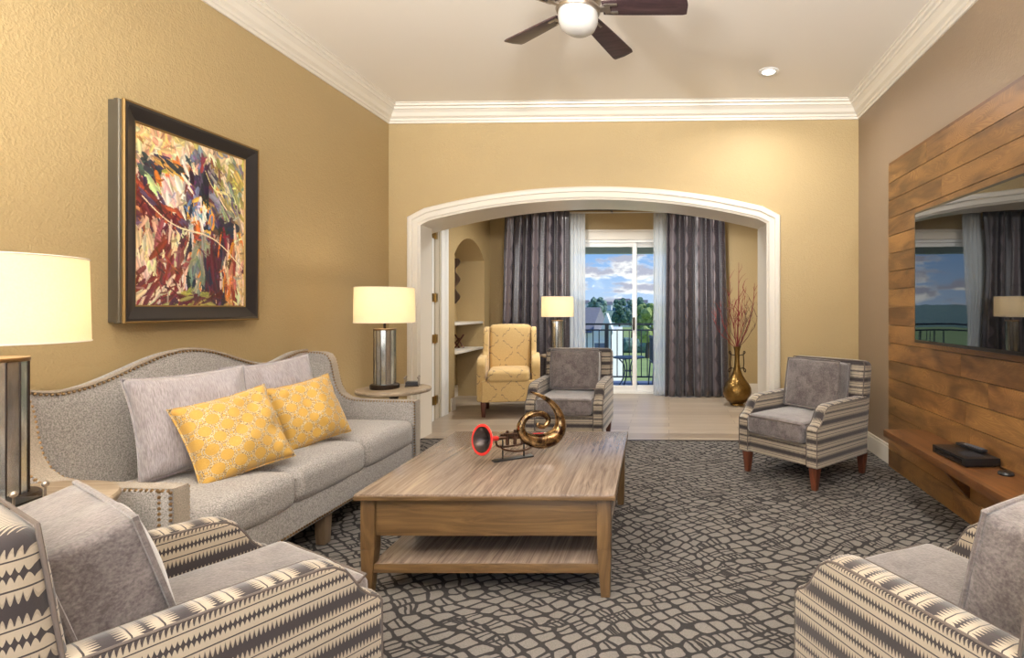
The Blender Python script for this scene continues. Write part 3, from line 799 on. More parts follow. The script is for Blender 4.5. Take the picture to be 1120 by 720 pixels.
pillow('throw_pillow', .445, .17, M_SILK, 'lilac grey silk pillow at the middle of the sofa, behind the bigger yellow pillow', 'pillow', g1, (-2.11, 2.39, .705), 60, -17, -3, 1.3)
pillow('throw_pillow', .46, .16, M_SILK, 'lilac grey silk pillow near the far sofa arm, behind a yellow pillow', 'pillow', g1, (-2.13, 2.93, .70), 66, -17, -5, 4.1)
pillow('throw_pillow', .37, .16, M_TRELLIS, 'yellow trellis pillow leaning on the grey pillow at the sofa middle', 'pillow', g2, (-1.92, 2.375, .645), 58, -24, -11, 7.7)
pillow('throw_pillow', .355, .16, M_TRELLIS, 'yellow trellis pillow on the far seat cushion beside the sofa arm', 'pillow', g2, (-1.94, 2.91, .645), 66, -22, -8, 2.2)

# ------------------------------------------------------------------ coffee table
ct = thing('coffee_table', 'large two-tier walnut coffee table in the middle of the carpet', 'coffee table', (-.776, 2.815, 0), R(1.6))
W2, D2, TH = .5375, .58, .437
tp = MB().box(-W2, W2, -D2, D2, TH-.026, TH).build('tabletop', M_TABLETOP, ct, bevel=.004)
MB().box(-W2-.001, W2+.001, -D2-.001, D2+.001, TH-.0275, TH-.008).build('edge_band', M_TABLEBODY, tp, bevel=.003)
for sy in (-1, 1): MB().box(-W2+.07, W2-.07, sy*(D2-.045)-.011, sy*(D2-.045)+.011, TH-.185, TH-.027).build('apron', M_TABLEBODY, ct, bevel=.002)
for sx in (-1, 1): MB().box(sx*(W2-.045)-.011, sx*(W2-.045)+.011, -D2+.07, D2-.07, TH-.185, TH-.027).build('apron', M_TABLETOP, ct, bevel=.002)
for sx in (-1, 1):
    for sy in (-1, 1):
        x0, y0 = sx*(W2-.047), sy*(D2-.047); lg = MB()
        lg.box(x0-.029, x0+.029, y0-.029, y0+.029, .20, TH-.0265)
        lg.add([(x0-.019+sx*.006, y0-.019+sy*.006, 0), (x0+.019+sx*.006, y0-.019+sy*.006, 0), (x0+.019+sx*.006, y0+.019+sy*.006, 0), (x0-.019+sx*.006, y0+.019+sy*.006, 0), (x0-.029, y0-.029, .2), (x0+.029, y0-.029, .2), (x0+.029, y0+.029, .2), (x0-.029, y0+.029, .2)],
               [(3, 2, 1, 0), (0, 1, 5, 4), (1, 2, 6, 5), (2, 3, 7, 6), (3, 0, 4, 7)])
        lg.build('leg', M_TABLELEG, ct, bevel=.003)
sl = MB().box(-W2+.052, W2-.052, -D2+.035, D2-.035, .105, .135).build('lower_shelf', M_TABLETOP, ct, bevel=.003)
MB().box(-W2+.05, W2-.05, -D2+.026, -D2+.036, .10, .137).build('edge_band', M_TABLEBODY, sl, bevel=.002)

# ------------------------------------------------------------------ horn sculpture
hs = thing('horn_sculpture', 'curled brass horn sculpture with a red-rimmed bell on the coffee table', 'sculpture', (-.783, 2.775, TH), R(34))
# local x along the instrument, z up
sc_ = 1.06
def px(a, b_): return ((a-525)*.00073*sc_, 0, (600-b_)*.00063)
k2 = [(625, 50), (690, 85), (760, 140), (815, 220), (840, 310), (835, 390), (790, 450), (715, 468), (630, 445), (575, 395), (558, 325), (590, 255), (660, 228), (725, 250), (742, 300), (710, 338), (665, 325), (668, 300)]
rd = [.003, .009, .014, .020, .027, .035, .042, .042, .034, .025, .021, .018, .0165, .015, .014, .0125, .010, .006]
pts = []
for i, (a, b_) in enumerate(k2):
    p = px(a, b_); pts.append((p[0], (i-8)*-.004 if i > 8 else 0, p[2]-.012))
P, Q = smooth(pts, rd)
def horn_brass():
    m, N, b = new_mat('polished_antique_brass'); o = N.obj()
    f = N.n('ShaderNodeMapRange', {0: N.noise(o, 22, 4, .6, .5), 1: .4, 2: .62}).outputs[0]
    setp(N, b, color=N.mix(f, lin((64, 46, 34)), lin((196, 164, 116))), metal=.95, rough=.18); return m
M_HORN = horn_brass()
MB().tube(P, Q, 16).build('spiral_tube', M_HORN, hs, ang=60)
# bell: axis from neck to mouth
bell = MB(); pr = [(.012, 0), (.013, .03), (.018, .055), (.03, .075), (.05, .088), (.066, .094), (.076, .096)]
M_BELL_IN = plain('dark_bell_lining', (66, 58, 56), .3, .6, 30, .2, .002, .25)
M_RED = plain('red_lacquer', (206, 48, 44), .3)
nb = px(405, 418); Mx = Matrix.Translation((nb[0], 0, nb[2])) @ Matrix.Rotation(R(8), 4, 'Y') @ Matrix.Rotation(R(25), 4, 'Z') @ Matrix.Rotation(R(-90), 4, 'Y')
bl = MB().lathe([(.002, 0)]+[(r, z) for r, z in pr]+[(.073, .0985), (.064, .0975), (.060, .096)], 36, M=Mx, close=False).build('bell', M_RED, hs, ang=60)
MB().lathe([(.0625, .0985), (.0475, .0915), (.0265, .077), (.0135, .052), (.0128, .04), (1e-5, .038)], 36, M=Mx, close=False).build('bell_lining', M_BELL_IN, bl, ang=60)
M_TUBE = plain('dark_brass_tubing', (84, 62, 48), .3, .8)
tb = MB()
def ln(pts, r):
    Pp, Qq = smooth([px(a, b_)[:1]+(yy,)+px(a, b_)[2:] for a, b_, yy in pts], [r]*len(pts)); tb.tube(Pp, Qq, 8)
ln([(400, 420, 0), (470, 420, 0), (560, 432, 0), (660, 450, 0), (720, 455, 0)], .010)
ln([(430, 400, .012), (520, 405, .012), (620, 420, .012), (700, 420, .01)], .006)
ln([(420, 470, -.014), (440, 505, -.014), (520, 535, -.014), (610, 530, -.012), (650, 490, -.01)], .0055)
ln([(400, 440, .014), (420, 490, .014), (500, 500, .014), (600, 490, .012), (660, 470, .01)], .0055)
ln([(440, 385, -.01), (500, 395, -.012), (590, 402, -.012), (680, 440, -.01)], .005)
tb.build('tubing', M_TUBE, hs, ang=60)
for a in (470, 520, 570):
    q = px(a, 380); MB().cyl((q[0], -.005, px(a, 480)[2]), (q[0], -.005, q[2]), .009).lathe([(.004, 0), (.008, .004), (.008, .008), (.002, .011)], 10, (q[0], -.005, q[2])).build('valve', M_TUBE, hs)
tag(MB().cyl(px(560, 412), px(720, 425), .004).build('mouth_pipe', M_RED, hs), 'thin red pipe')
st = MB().box(-.115, .09, -.022, .022, 0, .008).cyl((-.065, 0, .006), (-.065, 0, .105), .004).cyl((.045, 0, .006), (.045, 0, .095), .004).build('stand', M_BLACK, hs, bevel=.001)

# ------------------------------------------------------------------ mirrored lamps and end tables
def make_end_table(label):
    t = thing('end_table', label, 'end table', group='round oak pedestal end tables')
    MB().lathe([(.235, .59), (.25, .594), (.255, .603), (.255, .612), (.25, .62), (1e-5, .62)], 48).build('tabletop', M_SIDE, t, ang=30)
    MB().lathe([(.05, .592), (.045, .57), (.03, .55), (.026, .4), (.03, .1), (.05, .04), (.05, .03)], 24).build('pedestal', M_BRONZE, t, ang=40)
    MB().lathe([(.17, 0), (.175, .008), (.17, .02), (.05, .034), (.02, .036)], 40).build('base', M_BRONZE, t, ang=40)
    return t
def make_lamp(label):
    t = thing('table_lamp', label, 'lamp', group='mirrored cylinder table lamps')
    MB().lathe([(.098, 0), (.1, .005), (.1, .028), (.095, .033), (1e-5, .034)], 36).build('base', M_BRONZE, t, ang=40)
    NS = 14; co = MB().lathe([(.073, .034), (.073, .425)], NS, close=False).build('column', M_MIRROR, t, smooth=False)
    sm = MB()
    for k in range(NS):
        a = 2*PI*k/NS; sm.cyl((.0735*math.cos(a), .0735*math.sin(a), .034), (.0735*math.cos(a), .0735*math.sin(a), .425), .0022, seg=6)
    sm.build('seam', M_BRONZE, co)
    MB().lathe([(.076, .425), (.078, .43), (.076, .437), (1e-5, .438)], 36).build('collar', M_NAIL, t, ang=40)
    MB().cyl((0, 0, .436), (0, 0, .50), .009).lathe([(.016, .49), (.016, .56), (.008, .565)], 16).build('neck', M_BRONZE, t)
    MB().ball((0, 0, .60), .03, 16, 10, (1, 1, 1.3)).build('bulb', M_BULB, t)
    sh = MB()
    r0, r1 = .20, .205
    sh.lathe([(r1, .48), (r0, .735), (r0-.003, .735), (r1-.003, .48), (r1, .48)], 56, close=False).build('shade', M_SHADE, t, ang=40)
    MB().tube([((r1)*math.cos(2*PI*k/56), (r1)*math.sin(2*PI*k/56), .481) for k in range(56)], .0025, 6, True).tube([((r0)*math.cos(2*PI*k/56), (r0)*math.sin(2*PI*k/56), .734) for k in range(56)], .0025, 6, True).cyl((0, 0, .56), (0, 0, .72), .003).cyl((-r0, 0, .72), (r0, 0, .72), .0025).cyl((0, -r0, .72), (0, r0, .72), .0025).build('shade_ring', M_TRIM, t)
    return t
et = make_end_table('x'); tl = make_lamp('x')
for i, (tx, ty, lx, ly, lt, ll, e) in enumerate([
    (-1.96, 1.555, -1.975, 1.545, 'round oak end table against the sofa arm nearest the big lamp', 'mirrored lamp with a glowing drum shade beside the near sofa arm, below the painting', 7),
    (-2.01, 3.955, -2.075, 3.95, 'round oak end table between the far sofa arm and the arch', 'mirrored lamp on the end table beside the arch casing', 6.5),
    (-1.38, 6.96, -1.42, 6.95, 'round oak end table in the nook, hidden behind an armchair', 'mirrored lamp in front of the plum curtain, beyond the arch', 4.5)]):
    a = et if i == 0 else copy_tree(et); a.location = (tx, ty, 0); a['label'] = lt
    b_ = tl if i == 0 else copy_tree(tl); b_.location = (lx, ly, .62); b_.rotation_euler = (0, 0, R(9+i*11)); b_['label'] = ll
    light('lamp_bulb_light', 'POINT', (lx, ly, 1.235), energy=e, col=(1, .88, .74), shadow_soft_size=.045)
def make_coasters(label, loc, rz):
    t = thing('coaster_holder', label, 'coaster holder', loc, R(rz), 'black coaster holders')
    MB().box(-.048, .048, -.048, .048, .006, .012).build('tray', M_BRONZE, t, bevel=.002)
    cm = MB()
    for k in range(4): cm.box(-.042, .042, -.042, .042, .0125+k*.006, .0175+k*.006)
    cm.build('coaster', M_BLACK, t, bevel=.001)
    for sx in (-1, 1):
        for sy in (-1, 1):
            MB().cyl((sx*.046, sy*.046, 0), (sx*.046, sy*.046, .062), .003).ball((sx*.046, sy*.046, .068), .009, 12, 8).build('post', M_NICKEL, t)
    return t
make_coasters('small black coaster holder beside the lamp near the arch', (-1.925, 4.06, .62), 20)
make_coasters('small black coaster holder at the foot of the big lamp by the sofa', (-1.86, 1.50, .62), 10)

# ------------------------------------------------------------------ wing chair
wc = thing('wing_chair', 'pale gold wing chair with grey squiggle motifs, in the nook', 'wing chair', (-1.86, 6.36, 0), R(14))
MB().box(-.29, .29, -.33, .26, .165, .40).build('seat_base', M_GOLD, wc, bevel=.02, seg=3)
MB().soft((0, -.07, .45), (.46, .56, .12), .04, (0, .006, .02), 8).build('seat_cushion', M_GOLD, wc, ang=60)
mb = MB().soft((0, 0, 0), (.50, .13, .60), .05, (0, .02, .02), 10); M = Matrix.Translation((0, .25, .70)) @ Matrix.Rotation(R(-9), 4, 'X'); mb.v = [tuple(M @ Vector(v)) for v in mb.v]
mb.build('backrest', M_GOLD, wc, ang=60)
for s_ in (-1, 1):
    wo_ = [(.30, .4), (.34, .97), (.30, .985), (.20, .98), (.12, .95), (.085, .88), (.07, .78), (.05, .70), (.0, .66), (0, .4)]
    a, b_ = sorted((s_*.245, s_*.305)); MB().prism(wo_, 'x', a, b_).build('wing', M_GOLD, wc, bevel=.018, seg=3, ang=60)
    ao = [(.26, .165), (.26, .67), (-.15, .66), (-.24, .645), (-.285, .61), (-.30, .56), (-.29, .50), (-.275, .40), (-.28, .165)]
    a, b_ = sorted((s_*.25, s_*.345)); MB().prism(ao, 'x', a, b_).build('arm', M_GOLD, wc, bevel=.03, seg=4, ang=60)
for sx in (-1, 1):
    for yy in (-.28, .24):
        MB().box(sx*.27-.03, sx*.27+.03, yy-.03, yy+.03, 0, .17, taper=.011).build('leg', M_LEG, wc, bevel=.004)

# ------------------------------------------------------------------ painting
NU, NV = 200, 250
img = np.zeros((NV, NU, 3)); vv, uu = np.mgrid[0:NV, 0:NU]; uu = (uu+.5)/NU; vv = (vv+.5)/NV
rng = np.random.default_rng(5)
img[:] = np.array([208, 184, 142])
def stroke(u, v, L, W, ang, col, a=1.0):
    c_, s_ = math.cos(ang), math.sin(ang)
    rr = max(L, W)*1.15
    i0, i1 = max(0, int((v-rr)*NV)), min(NV, int((v+rr)*NV)+2); j0, j1 = max(0, int((u-rr)*NU)), min(NU, int((u+rr)*NU)+2)
    if i0 >= i1 or j0 >= j1: return
    U = uu[i0:i1, j0:j1]-u; V = (vv[i0:i1, j0:j1]-v)
    p = (U*c_+V*s_)/L; q = (-U*s_+V*c_)/W; d = p*p+q*q
    br = .93+.13*np.sin(q*3+p+u*50)
    m = (d < 1)[..., None]*a
    img[i0:i1, j0:j1] = img[i0:i1, j0:j1]*(1-m)+np.clip(np.array(col)[None, None]*br[..., None], 0, 255)*m
def area(u, v, su, sv, cols, n, L=.06, W=.02, ang=0, ja=.5):
    for _ in range(n):
        c_ = np.array(cols[rng.integers(len(cols))])+rng.normal(0, 10, 3)
        stroke(u+rng.normal(0, su), v+rng.normal(0, sv), L*rng.uniform(.5, 1.3), W*rng.uniform(.5, 1.3), ang+rng.normal(0, ja), c_, .9)
CR, OL_, TAN, DR, MAR, NAV, ORG, WHT, PUR, GRY = (222, 204, 168), (150, 138, 70), (190, 152, 104), (116, 40, 32), (86, 30, 36), (34, 38, 58), (222, 132, 44), (232, 224, 210), (84, 62, 92), (150, 148, 128)
area(.5, .5, .35, .35, [CR, TAN, (214, 190, 150)], 500, .07, .025, 1.2, .8)
area(.8, .15, .16, .12, [OL_, (196, 176, 92), CR, (120, 128, 120)], 140, .05, .02, .9, .6)
area(.15, .1, .12, .06, [CR, (200, 150, 110), (220, 190, 120)], 60, .05, .02, .5, 1)
area(.13, .7, .1, .14, [CR, (214, 178, 140), (196, 160, 120)], 120, .07, .018, 1.4, .5)
area(.93, .75, .05, .15, [CR, (206, 170, 130), ORG, TAN], 80, .06, .015, 1.5, .3)
area(.12, .97, .1, .03, [OL_, CR, MAR], 40, .05, .012, -.6, .6)
area(.17, .43, .1, .1, [DR, MAR, (150, 66, 40), NAV, PUR, (190, 120, 90)], 150, .09, .02, .95, .35)
area(.07, .24, .03, .03, [NAV, GRY, (70, 84, 70)], 14, .04, .02, .2, .6)
area(.34, .33, .08, .08, [ORG, CR, WHT, (200, 110, 50), (180, 90, 60)], 90, .08, .022, .8, .5)
area(.33, .42, .05, .07, [WHT, CR, (226, 196, 170)], 50, .09, .026, 1.1, .2)
area(.3, .19, .08, .02, [ORG, NAV, (200, 160, 70)], 30, .07, .014, .2, .3)
area(.62, .36, .09, .09, [PUR, NAV, DR, (100, 60, 50), GRY, (120, 130, 150)], 130, .08, .02, 1.2, .4)
area(.84, .36, .06, .1, [OL_, GRY, CR, PUR], 70, .08, .014, .9, .3)
area(.8, .52, .06, .04, [NAV, (40, 34, 40), MAR, GRY], 50, .05, .025, .1, .8)
for k in range(60):
    a = rng.uniform(0, 2*PI); rr = rng.normal(.1, .015); stroke(.56+rr*math.cos(a), .45+rr*.9*math.sin(a), .045, .014, a+PI/2, [ORG, (236, 180, 70), (90, 120, 160), NAV][rng.integers(4)])
area(.55, .45, .03, .035, [WHT, (190, 200, 210), (110, 140, 170)], 20, .05, .016, 1.4, .3)
area(.5, .57, .28, .015, [DR, MAR, (150, 60, 36), ORG, PUR], 0)
for k in range(110):
    s_ = rng.uniform(0, 1); stroke(s_, .37+.40*s_+rng.normal(0, .03), .08*rng.uniform(.5, 1.2), .014, .42+rng.normal(0, .2), [DR, MAR, (160, 62, 36), (180, 80, 46), PUR, (60, 24, 28)][rng.integers(6)])
area(.12, .74, .09, .1, [CR, (214, 190, 150), (200, 168, 128)], 70, .08, .02, 1.4, .4)
area(.93, .78, .04, .1, [CR, (210, 180, 140)], 40, .06, .015, 1.5, .3)
area(.42, .76, .035, .1, [WHT, CR, (216, 206, 190)], 60, .10, .02, 1.62, .15)
area(.46, .82, .015, .09, [NAV, (24, 28, 44)], 30, .09, .014, 1.5, .15)
area(.55, .77, .05, .09, [GRY, (140, 150, 120), ORG, (110, 116, 110)], 80, .08, .018, 1.75, .25)
area(.28, .74, .06, .1, [MAR, DR, (140, 70, 60), CR], 90, .09, .018, 1.9, .3)
area(.16, .93, .1, .03, [MAR, (130, 50, 44), CR, DR], 60, .07, .014, -.6, .3)
area(.72, .84, .06, .1, [(66, 32, 40), MAR, NAV, PUR], 110, .10, .02, 1.5, .2)
area(.5, .97, .15, .02, [(70, 36, 40), MAR, OL_], 60, .06, .014, -.4, .4)
area(.84, .82, .04, .1, [(200, 120, 80), DR, CR, ORG], 60, .08, .013, 1.6, .2)
area(.52, .2, .05, .05, [NAV, (30, 30, 40), WHT, PUR], 26, .07, .02, .9, .3)
area(.60, .27, .015, .06, [(26, 26, 34)], 16, .06, .016, 1.55, .1)
area(.52, .11, .022, .025, [(96, 108, 134), (116, 122, 142), (80, 88, 116)], 40, .035, .022, 1.2, .6)
area(.565, .12, .01, .02, [(150, 60, 56), (120, 50, 60)], 10, .025, .014, 1.4, .3)
area(.50, .155, .014, .012, [CR, (222, 190, 160)], 12, .025, .016, 1, .4)
for k in range(350):
    u, v = rng.uniform(0, 1, 2); c_ = img[min(NV-1, int(v*NV)), min(NU-1, int(u*NU))]*rng.uniform(.75, 1.25)+rng.normal(0, 8, 3)
    stroke(u+rng.normal(0, .012), v+rng.normal(0, .012), .03*rng.uniform(.5, 1.4), .007, rng.uniform(0, PI), c_, .85)
for k in range(60):
    t = k/60; stroke(.06+.94*t, .40+.33*t+.04*math.sin(t*7), .014, .004, .4, (240, 214, 176))
    if k < 26: stroke(.60+.3*t*2, .16+.2*t*2+.04*math.sin(k*.2), .014, .003, .8, (230, 214, 150))
img = np.clip(img*1.08+10, 0, 255)/255; lim = np.where(img <= .04045, img/12.92, ((img+.055)/1.055)**2.4)
pt = thing('framed_painting', 'abstract painting of a musician in a dark frame hung above the sofa', 'painting', (XL, 2.875, 1.653))
PW, PH = .835, 1.04; bw = .085
gw, gh = PW-2*bw, PH-2*bw
cv = MB(); cv.grid(lambda u, v: (.05, gw*(u-.5), gh*(.5-v)), NU, NV)
cvm, Nn, bb = new_mat('oil_paint'); at = Nn.n('ShaderNodeAttribute', attribute_name='paint')
setp(Nn, bb, color=at.outputs['Color'], rough=.5, normal=Nn.bump(Nn.noise(Nn.mapv(Nn.obj(), (1, 1, 1)), 70, 3), .5, .004))
co_ = cv.build('canvas', cvm, pt)
ca = co_.data.color_attributes.new('paint', 'FLOAT_COLOR', 'POINT')
ii = np.arange(len(co_.data.vertices)); iu, iv = ii//(NV+1), ii % (NV+1)
cols = np.ones((len(ii), 4)); cols[:, :3] = lim[np.minimum(iv, NV-1), np.minimum(iu, NU-1)]; ca.data.foreach_set('color', cols.ravel())
# frame: swept mitred profile
def frame_mesh(prof, w_, h_):
    mb = MB(); vs = []; fs = []
    for o_, d_ in prof:
        for sy, sz in ((-1, -1), (1, -1), (1, 1), (-1, 1)): vs.append((d_, sy*(w_/2-o_), sz*(h_/2-o_)))
    for i in range(len(prof)-1):
        for k in range(4): fs.append((i*4+k, i*4+(k+1) % 4, (i+1)*4+(k+1) % 4, (i+1)*4+k))
    mb.add(vs, fs); return mb
frame_mesh([(0.004, 0), (.004, .028), (.0, .032), (.0, .052), (.004, .056), (.004, .072)], PW, PH).build('frame_side', plain('pewter_frame', (92, 86, 74), .35, .5), pt, ang=20)
frame_mesh([(.008, .08), (.02, .079), (.055, .062), (.078, .056), (.078, .052)], PW, PH).build('frame_face', plain('charcoal_frame', (48, 44, 44), .3, .2), pt, ang=20)
frame_mesh([(.0, .07), (-.001, .078), (.003, .082), (.009, .08)], PW, PH).build('gilt_edge', plain('dull_gilt', (140, 112, 66), .5, .6), pt)
frame_mesh([(.077, .056), (.08, .057), (.086, .05)], PW, PH).build('gilt_edge', bpy.data.materials['dull_gilt'], pt)

# ------------------------------------------------------------------ ceiling fan
fan = thing('ceiling_fan', 'five-blade ceiling fan with dark wood blades and white glass bowl', 'ceiling fan', (-.48, 2.885, H))
MB().lathe([(.07, 0), (.07, -.02), (.05, -.05), (.015, -.06)], 28).build('canopy', M_NICKEL, fan, ang=40)
MB().cyl((0, 0, -.05), (0, 0, -.14), .012).build('downrod', M_NICKEL, fan)
MB().lathe([(.02, -.115), (.06, -.12), (.11, -.15), (.125, -.19), (.12, -.235), (.10, -.262), (.02, -.265)], 40).build('motor_housing', M_NICKEL, fan, ang=40)
MB().lathe([(.085, -.262), (.112, -.27), (.118, -.285), (.112, -.298), (.1, -.30)], 40).build('light_ring', M_NICKEL, fan, ang=40)
mg, Nn, bb = new_mat('frosted_white_glass'); setp(Nn, bb, color=lin((205, 203, 198)), rough=.25)
MB().lathe([(.103, -.296), (.106, -.32), (.102, -.35), (.088, -.38), (.06, -.4), (.03, -.408), (1e-5, -.41)], 40, close=False).build('glass_bowl', mg, fan, ang=60)
M_BLADE = wood('dark_walnut_blade', (52, 38, 40), (84, 62, 64), 0, 1.2, .35, 12)
for k in range(5):
    a = math.atan2(3.42-2.895, -.188+.40)+k*2*PI/5+R(1.6)
    M = Matrix.Rotation(a, 4, 'Z') @ Matrix.Translation((0, 0, -.275)) @ Matrix.Rotation(R(-13), 4, 'X')
    ol = []
    for i in range(9):
        t = i/8; ol.append((.13+.42*t, -.044-.022*t**.7))
    ol += [(.572, -.060), (.580, .0), (.572, .063)]
    for i in range(8, -1, -1):
        t = i/8; ol.append((.13+.42*t, .044+.024*t**.7))
    bl_ = MB().prism(ol, 'z', -.004, .004); bl_.v = [tuple(M @ Vector(v)) for v in bl_.v]
    # slight skew of outline kept real
    bo = bl_.build('blade', M_BLADE, fan, bevel=.0015)
    br = MB().box(.07, .17, -.018, .018, -.012, -.004).box(.15, .21, -.034, -.02, -.011, -.004).box(.15, .21, .02, .034, -.011, -.004).box(.14, .17, -.034, .034, -.011, -.004)
    br.v = [tuple(M @ Vector(v)) for v in br.v]; br.build('blade_bracket', M_NICKEL, bo, bevel=.002)

# ------------------------------------------------------------------ recessed lights
def downlight(x, y, z, lab, e=20, cone=150):
    t = thing('recessed_light', lab, 'recessed light', (x, y, z), group='recessed ceiling lights')
    MB().lathe([(.05, -.001), (.052, -.006), (.075, -.008), (.08, -.004), (.08, 0)], 36, close=False).build('trim_ring', M_WHITE, t, ang=50)
    MB().lathe([(.05, -.003), (1e-5, -.0035)], 28, close=False).build('lens', M_DOWN, t)
    o = light('downlight_glow', 'AREA', (x, y, z-.012), (0, 0, 0), e, (1, .965, .91), shape='DISK', size=.1); o.data.spread = R(cone)
downlight(.78, 4.32, H, 'lit recessed ceiling light near the back wall crown', 12)
downlight(.78, 1.6, H, 'unseen fill downlight added over the armchair below the television', 11)  # this and the next three are unseen, added to light the room
downlight(-1.75, 1.6, H, 'unseen fill downlight added over the near end of the sofa', 12)
downlight(-1.75, -.6, H, 'unseen fill downlight added behind the camera, on the sofa side', 9)
downlight(.78, -.6, H, 'unseen fill downlight added behind the camera, on the television side', 9)
downlight(-1.3, 6.5, 2.8, 'unseen fill downlight added in the nook, above the wing chair', 28)  # both nook downlights are unseen, added to brighten the nook
downlight(.5, 6.5, 2.8, 'unseen fill downlight added in the nook, above the brass vase', 30)

# unseen uplighters added behind the camera to brighten the ceiling
for ux, side_lab in ((-2.2, 'on the painting side'), (1.3, 'on the television side')):
    tc = thing('fill_uplight', 'unseen fill light added behind the camera, '+side_lab+', its head turned to the ceiling', 'fill light', (ux, -1.35, 0), group='added fill lights behind the camera')
    MB().lathe([(.15, 0), (.155, .01), (.14, .02), (.02, .035)], 32).build('base', M_BRONZE, tc, ang=40)
    MB().cyl((0, 0, .03), (0, 0, 1.78), .012).build('pole', M_BRONZE, tc)
    hd = MB(); hd.lathe([(.03, -.14), (.1, -.12), (.23, -.02), (.25, 0), (.23, -.004), (.09, -.1), (1e-5, -.11)], 36, M=Matrix.Translation((0, 0, 1.9)) @ Matrix.Rotation(R(-40), 4, 'X'), close=False)
    hd.build('head', M_BRONZE, tc, ang=60)
    light('fill_uplight_glow', 'AREA', (ux, -1.34, 1.91), (R(140), 0, R(20 if ux > 0 else -20)), 165, (1, .99, .97), shape='DISK', size=.44, spread=R(120))

# ------------------------------------------------------------------ vase with dried branches
vs_ = thing('floor_vase', 'tall brass bottle vase with scroll handles, on the nook floor', 'vase', (.85, 6.88, 0))
MB().lathe([(.075, 0), (.085, .006), (.08, .02), (.12, .05), (.16, .10), (.178, .16), (.172, .215), (.145, .27), (.105, .32), (.07, .375), (.045, .44), (.033, .51), (.03, .6), (.032, .67), (.042, .715), (.055, .73), (.05, .732), (.035, .71), (.026, .66), (.02, .4)], 48, close=False).build('body', M_VASE, vs_, ang=50)
for s_ in (-1, 1):
    P, Q = smooth([(s_*.028, 0, .62), (s_*.075, 0, .63), (s_*.10, 0, .655), (s_*.085, 0, .67), (s_*.078, 0, .63), (s_*.085, 0, .52), (s_*.078, 0, .45), (s_*.10, 0, .41), (s_*.105, 0, .44), (s_*.08, 0, .46), (s_*.04, 0, .455)], [.006]*11)
    MB().tube(P, Q, 8).build('handle', M_BRONZE, vs_)
M_BR1 = plain('dried_red_stem', (128, 46, 44), .7, 0, 60, .3); M_BR2 = plain('dried_brown_stem', (104, 74, 60), .7, 0, 60, .3)
rb = random.Random(3)
ends = [(.02, .0, 1.78), (.22, .02, 1.52), (-.12, .03, 1.45), (.10, -.05, 1.40), (-.20, .0, 1.30), (.17, -.08, 1.28), (-.05, -.1, 1.22), (.04, .1, 1.35), (.28, .05, 1.22), (-.10, -.06, 1.58), (-.26, .04, 1.10), (.12, .09, 1.12), (.07, .03, 1.46), (-.03, .04, 1.34), (.13, .0, 1.36), (.0, -.06, 1.15)]
for i, (ex, ey, ez) in enumerate(ends):
    b0 = Vector((rb.uniform(-.01, .01), rb.uniform(-.01, .01), .45)); b1 = Vector((ex*.08, ey*.08, .72))
    thick = (.010 if i < 2 else .0055)
    pts = [b0, b1]; nseg = 8
    for k in range(1, nseg+1):
        t = k/nseg; jit = .0 if i < 2 else .014
        pts.append(b1.lerp(Vector((ex, ey, ez)), t)+Vector((rb.uniform(-1, 1)*jit, rb.uniform(-1, 1)*jit, 0))*(1 if k < nseg else .4)+Vector((ex*.25*math.sin(PI*t), 0, 0)))
    mb = MB().tube(pts, [thick]*2+[thick*(1-.75*k/nseg) for k in range(1, nseg+1)], 6)
    for q in range(9 if i > 1 else 4):
        j = rb.randint(4, nseg+1); p = pts[j]; L = rb.uniform(.08, .2); ang = rb.uniform(0, 2*PI)
        d = Vector((math.cos(ang)*.45, math.sin(ang)*.45, .8))*L
        mb.tube([p, p+d*.35+Vector((rb.uniform(-.01, .01), 0, .01)), p+d*.7, p+d+Vector((rb.uniform(-.03, .03), 0, rb.uniform(-.03, .02)))], [.0032, .0026, .002, .001], 5)
    lab = ('tallest dried dark red stem standing upright in the brass vase', 'thick dried red stem leaning towards the arch casing')[i] if i < 2 else 'thin twiggy dried branch in the brass vase'
    o = mb.build('dried_branch', M_BR1 if i % 3 != 2 else M_BR2); o.location = (.85, 6.88, 0)
    tag(o, lab, 'dried branch', None if i < 2 else 'thin dried branches in the brass vase')

# ------------------------------------------------------------------ curtains
def curtain(name, x0, x1, y, z0, z1, pleats, amp, mat, label, cat, flare=(0, 0), th=True, seed=0, grp=None):
    def xx(u, v): return (x0+(x1-x0)*u)+(1-v)*(flare[0]*(1-u)+flare[1]*u)
    def fn(off):
        def f(u, v):
            a = u*pleats*2*PI+.5*math.sin(u*9+seed)+.25*math.sin(v*3+u*5+seed)
            am = amp*(.45+.55*(1-v)**.5)*(.8+.25*math.sin(u*17+seed))
            return (xx(u, v)+.3*amp*math.sin(a*1+.8), y+am*math.sin(a)+.25*am*math.sin(2.3*a+seed)+off, z0+(z1-z0)*v)
        return f
    L = (x1-x0)*1.9
    mb = MB().grid(fn(0), pleats*14, 24, lambda u, v: (u*L, v*(z1-z0)))
    o = mb.build(name, mat, ang=80)
    md = o.modifiers.new('solidify', 'SOLIDIFY'); md.thickness = .004 if th else .0015
    return tag(o, label, cat, grp)
CY = 7.47
curtain('curtain', -2.27, -1.37, CY, .01, 2.535, 8, .05, M_CURT, 'plum satin curtain behind the wing chair and the lamp', 'curtain', (-.07, .0), seed=1, grp='plum satin curtains at the sliding door')
curtain('curtain', -.04, .74, CY, .01, 2.535, 7, .05, M_CURT, 'plum satin curtain beside the brass vase', 'curtain', (-.02, .06), seed=4, grp='plum satin curtains at the sliding door')
curtain('sheer_curtain', -1.40, -1.16, CY+.09, .01, 2.52, 4, .02, M_SHEER, 'white sheer curtain beside the lamp, next to the plum curtain', 'curtain', th=False, seed=2, grp='white sheer curtains')
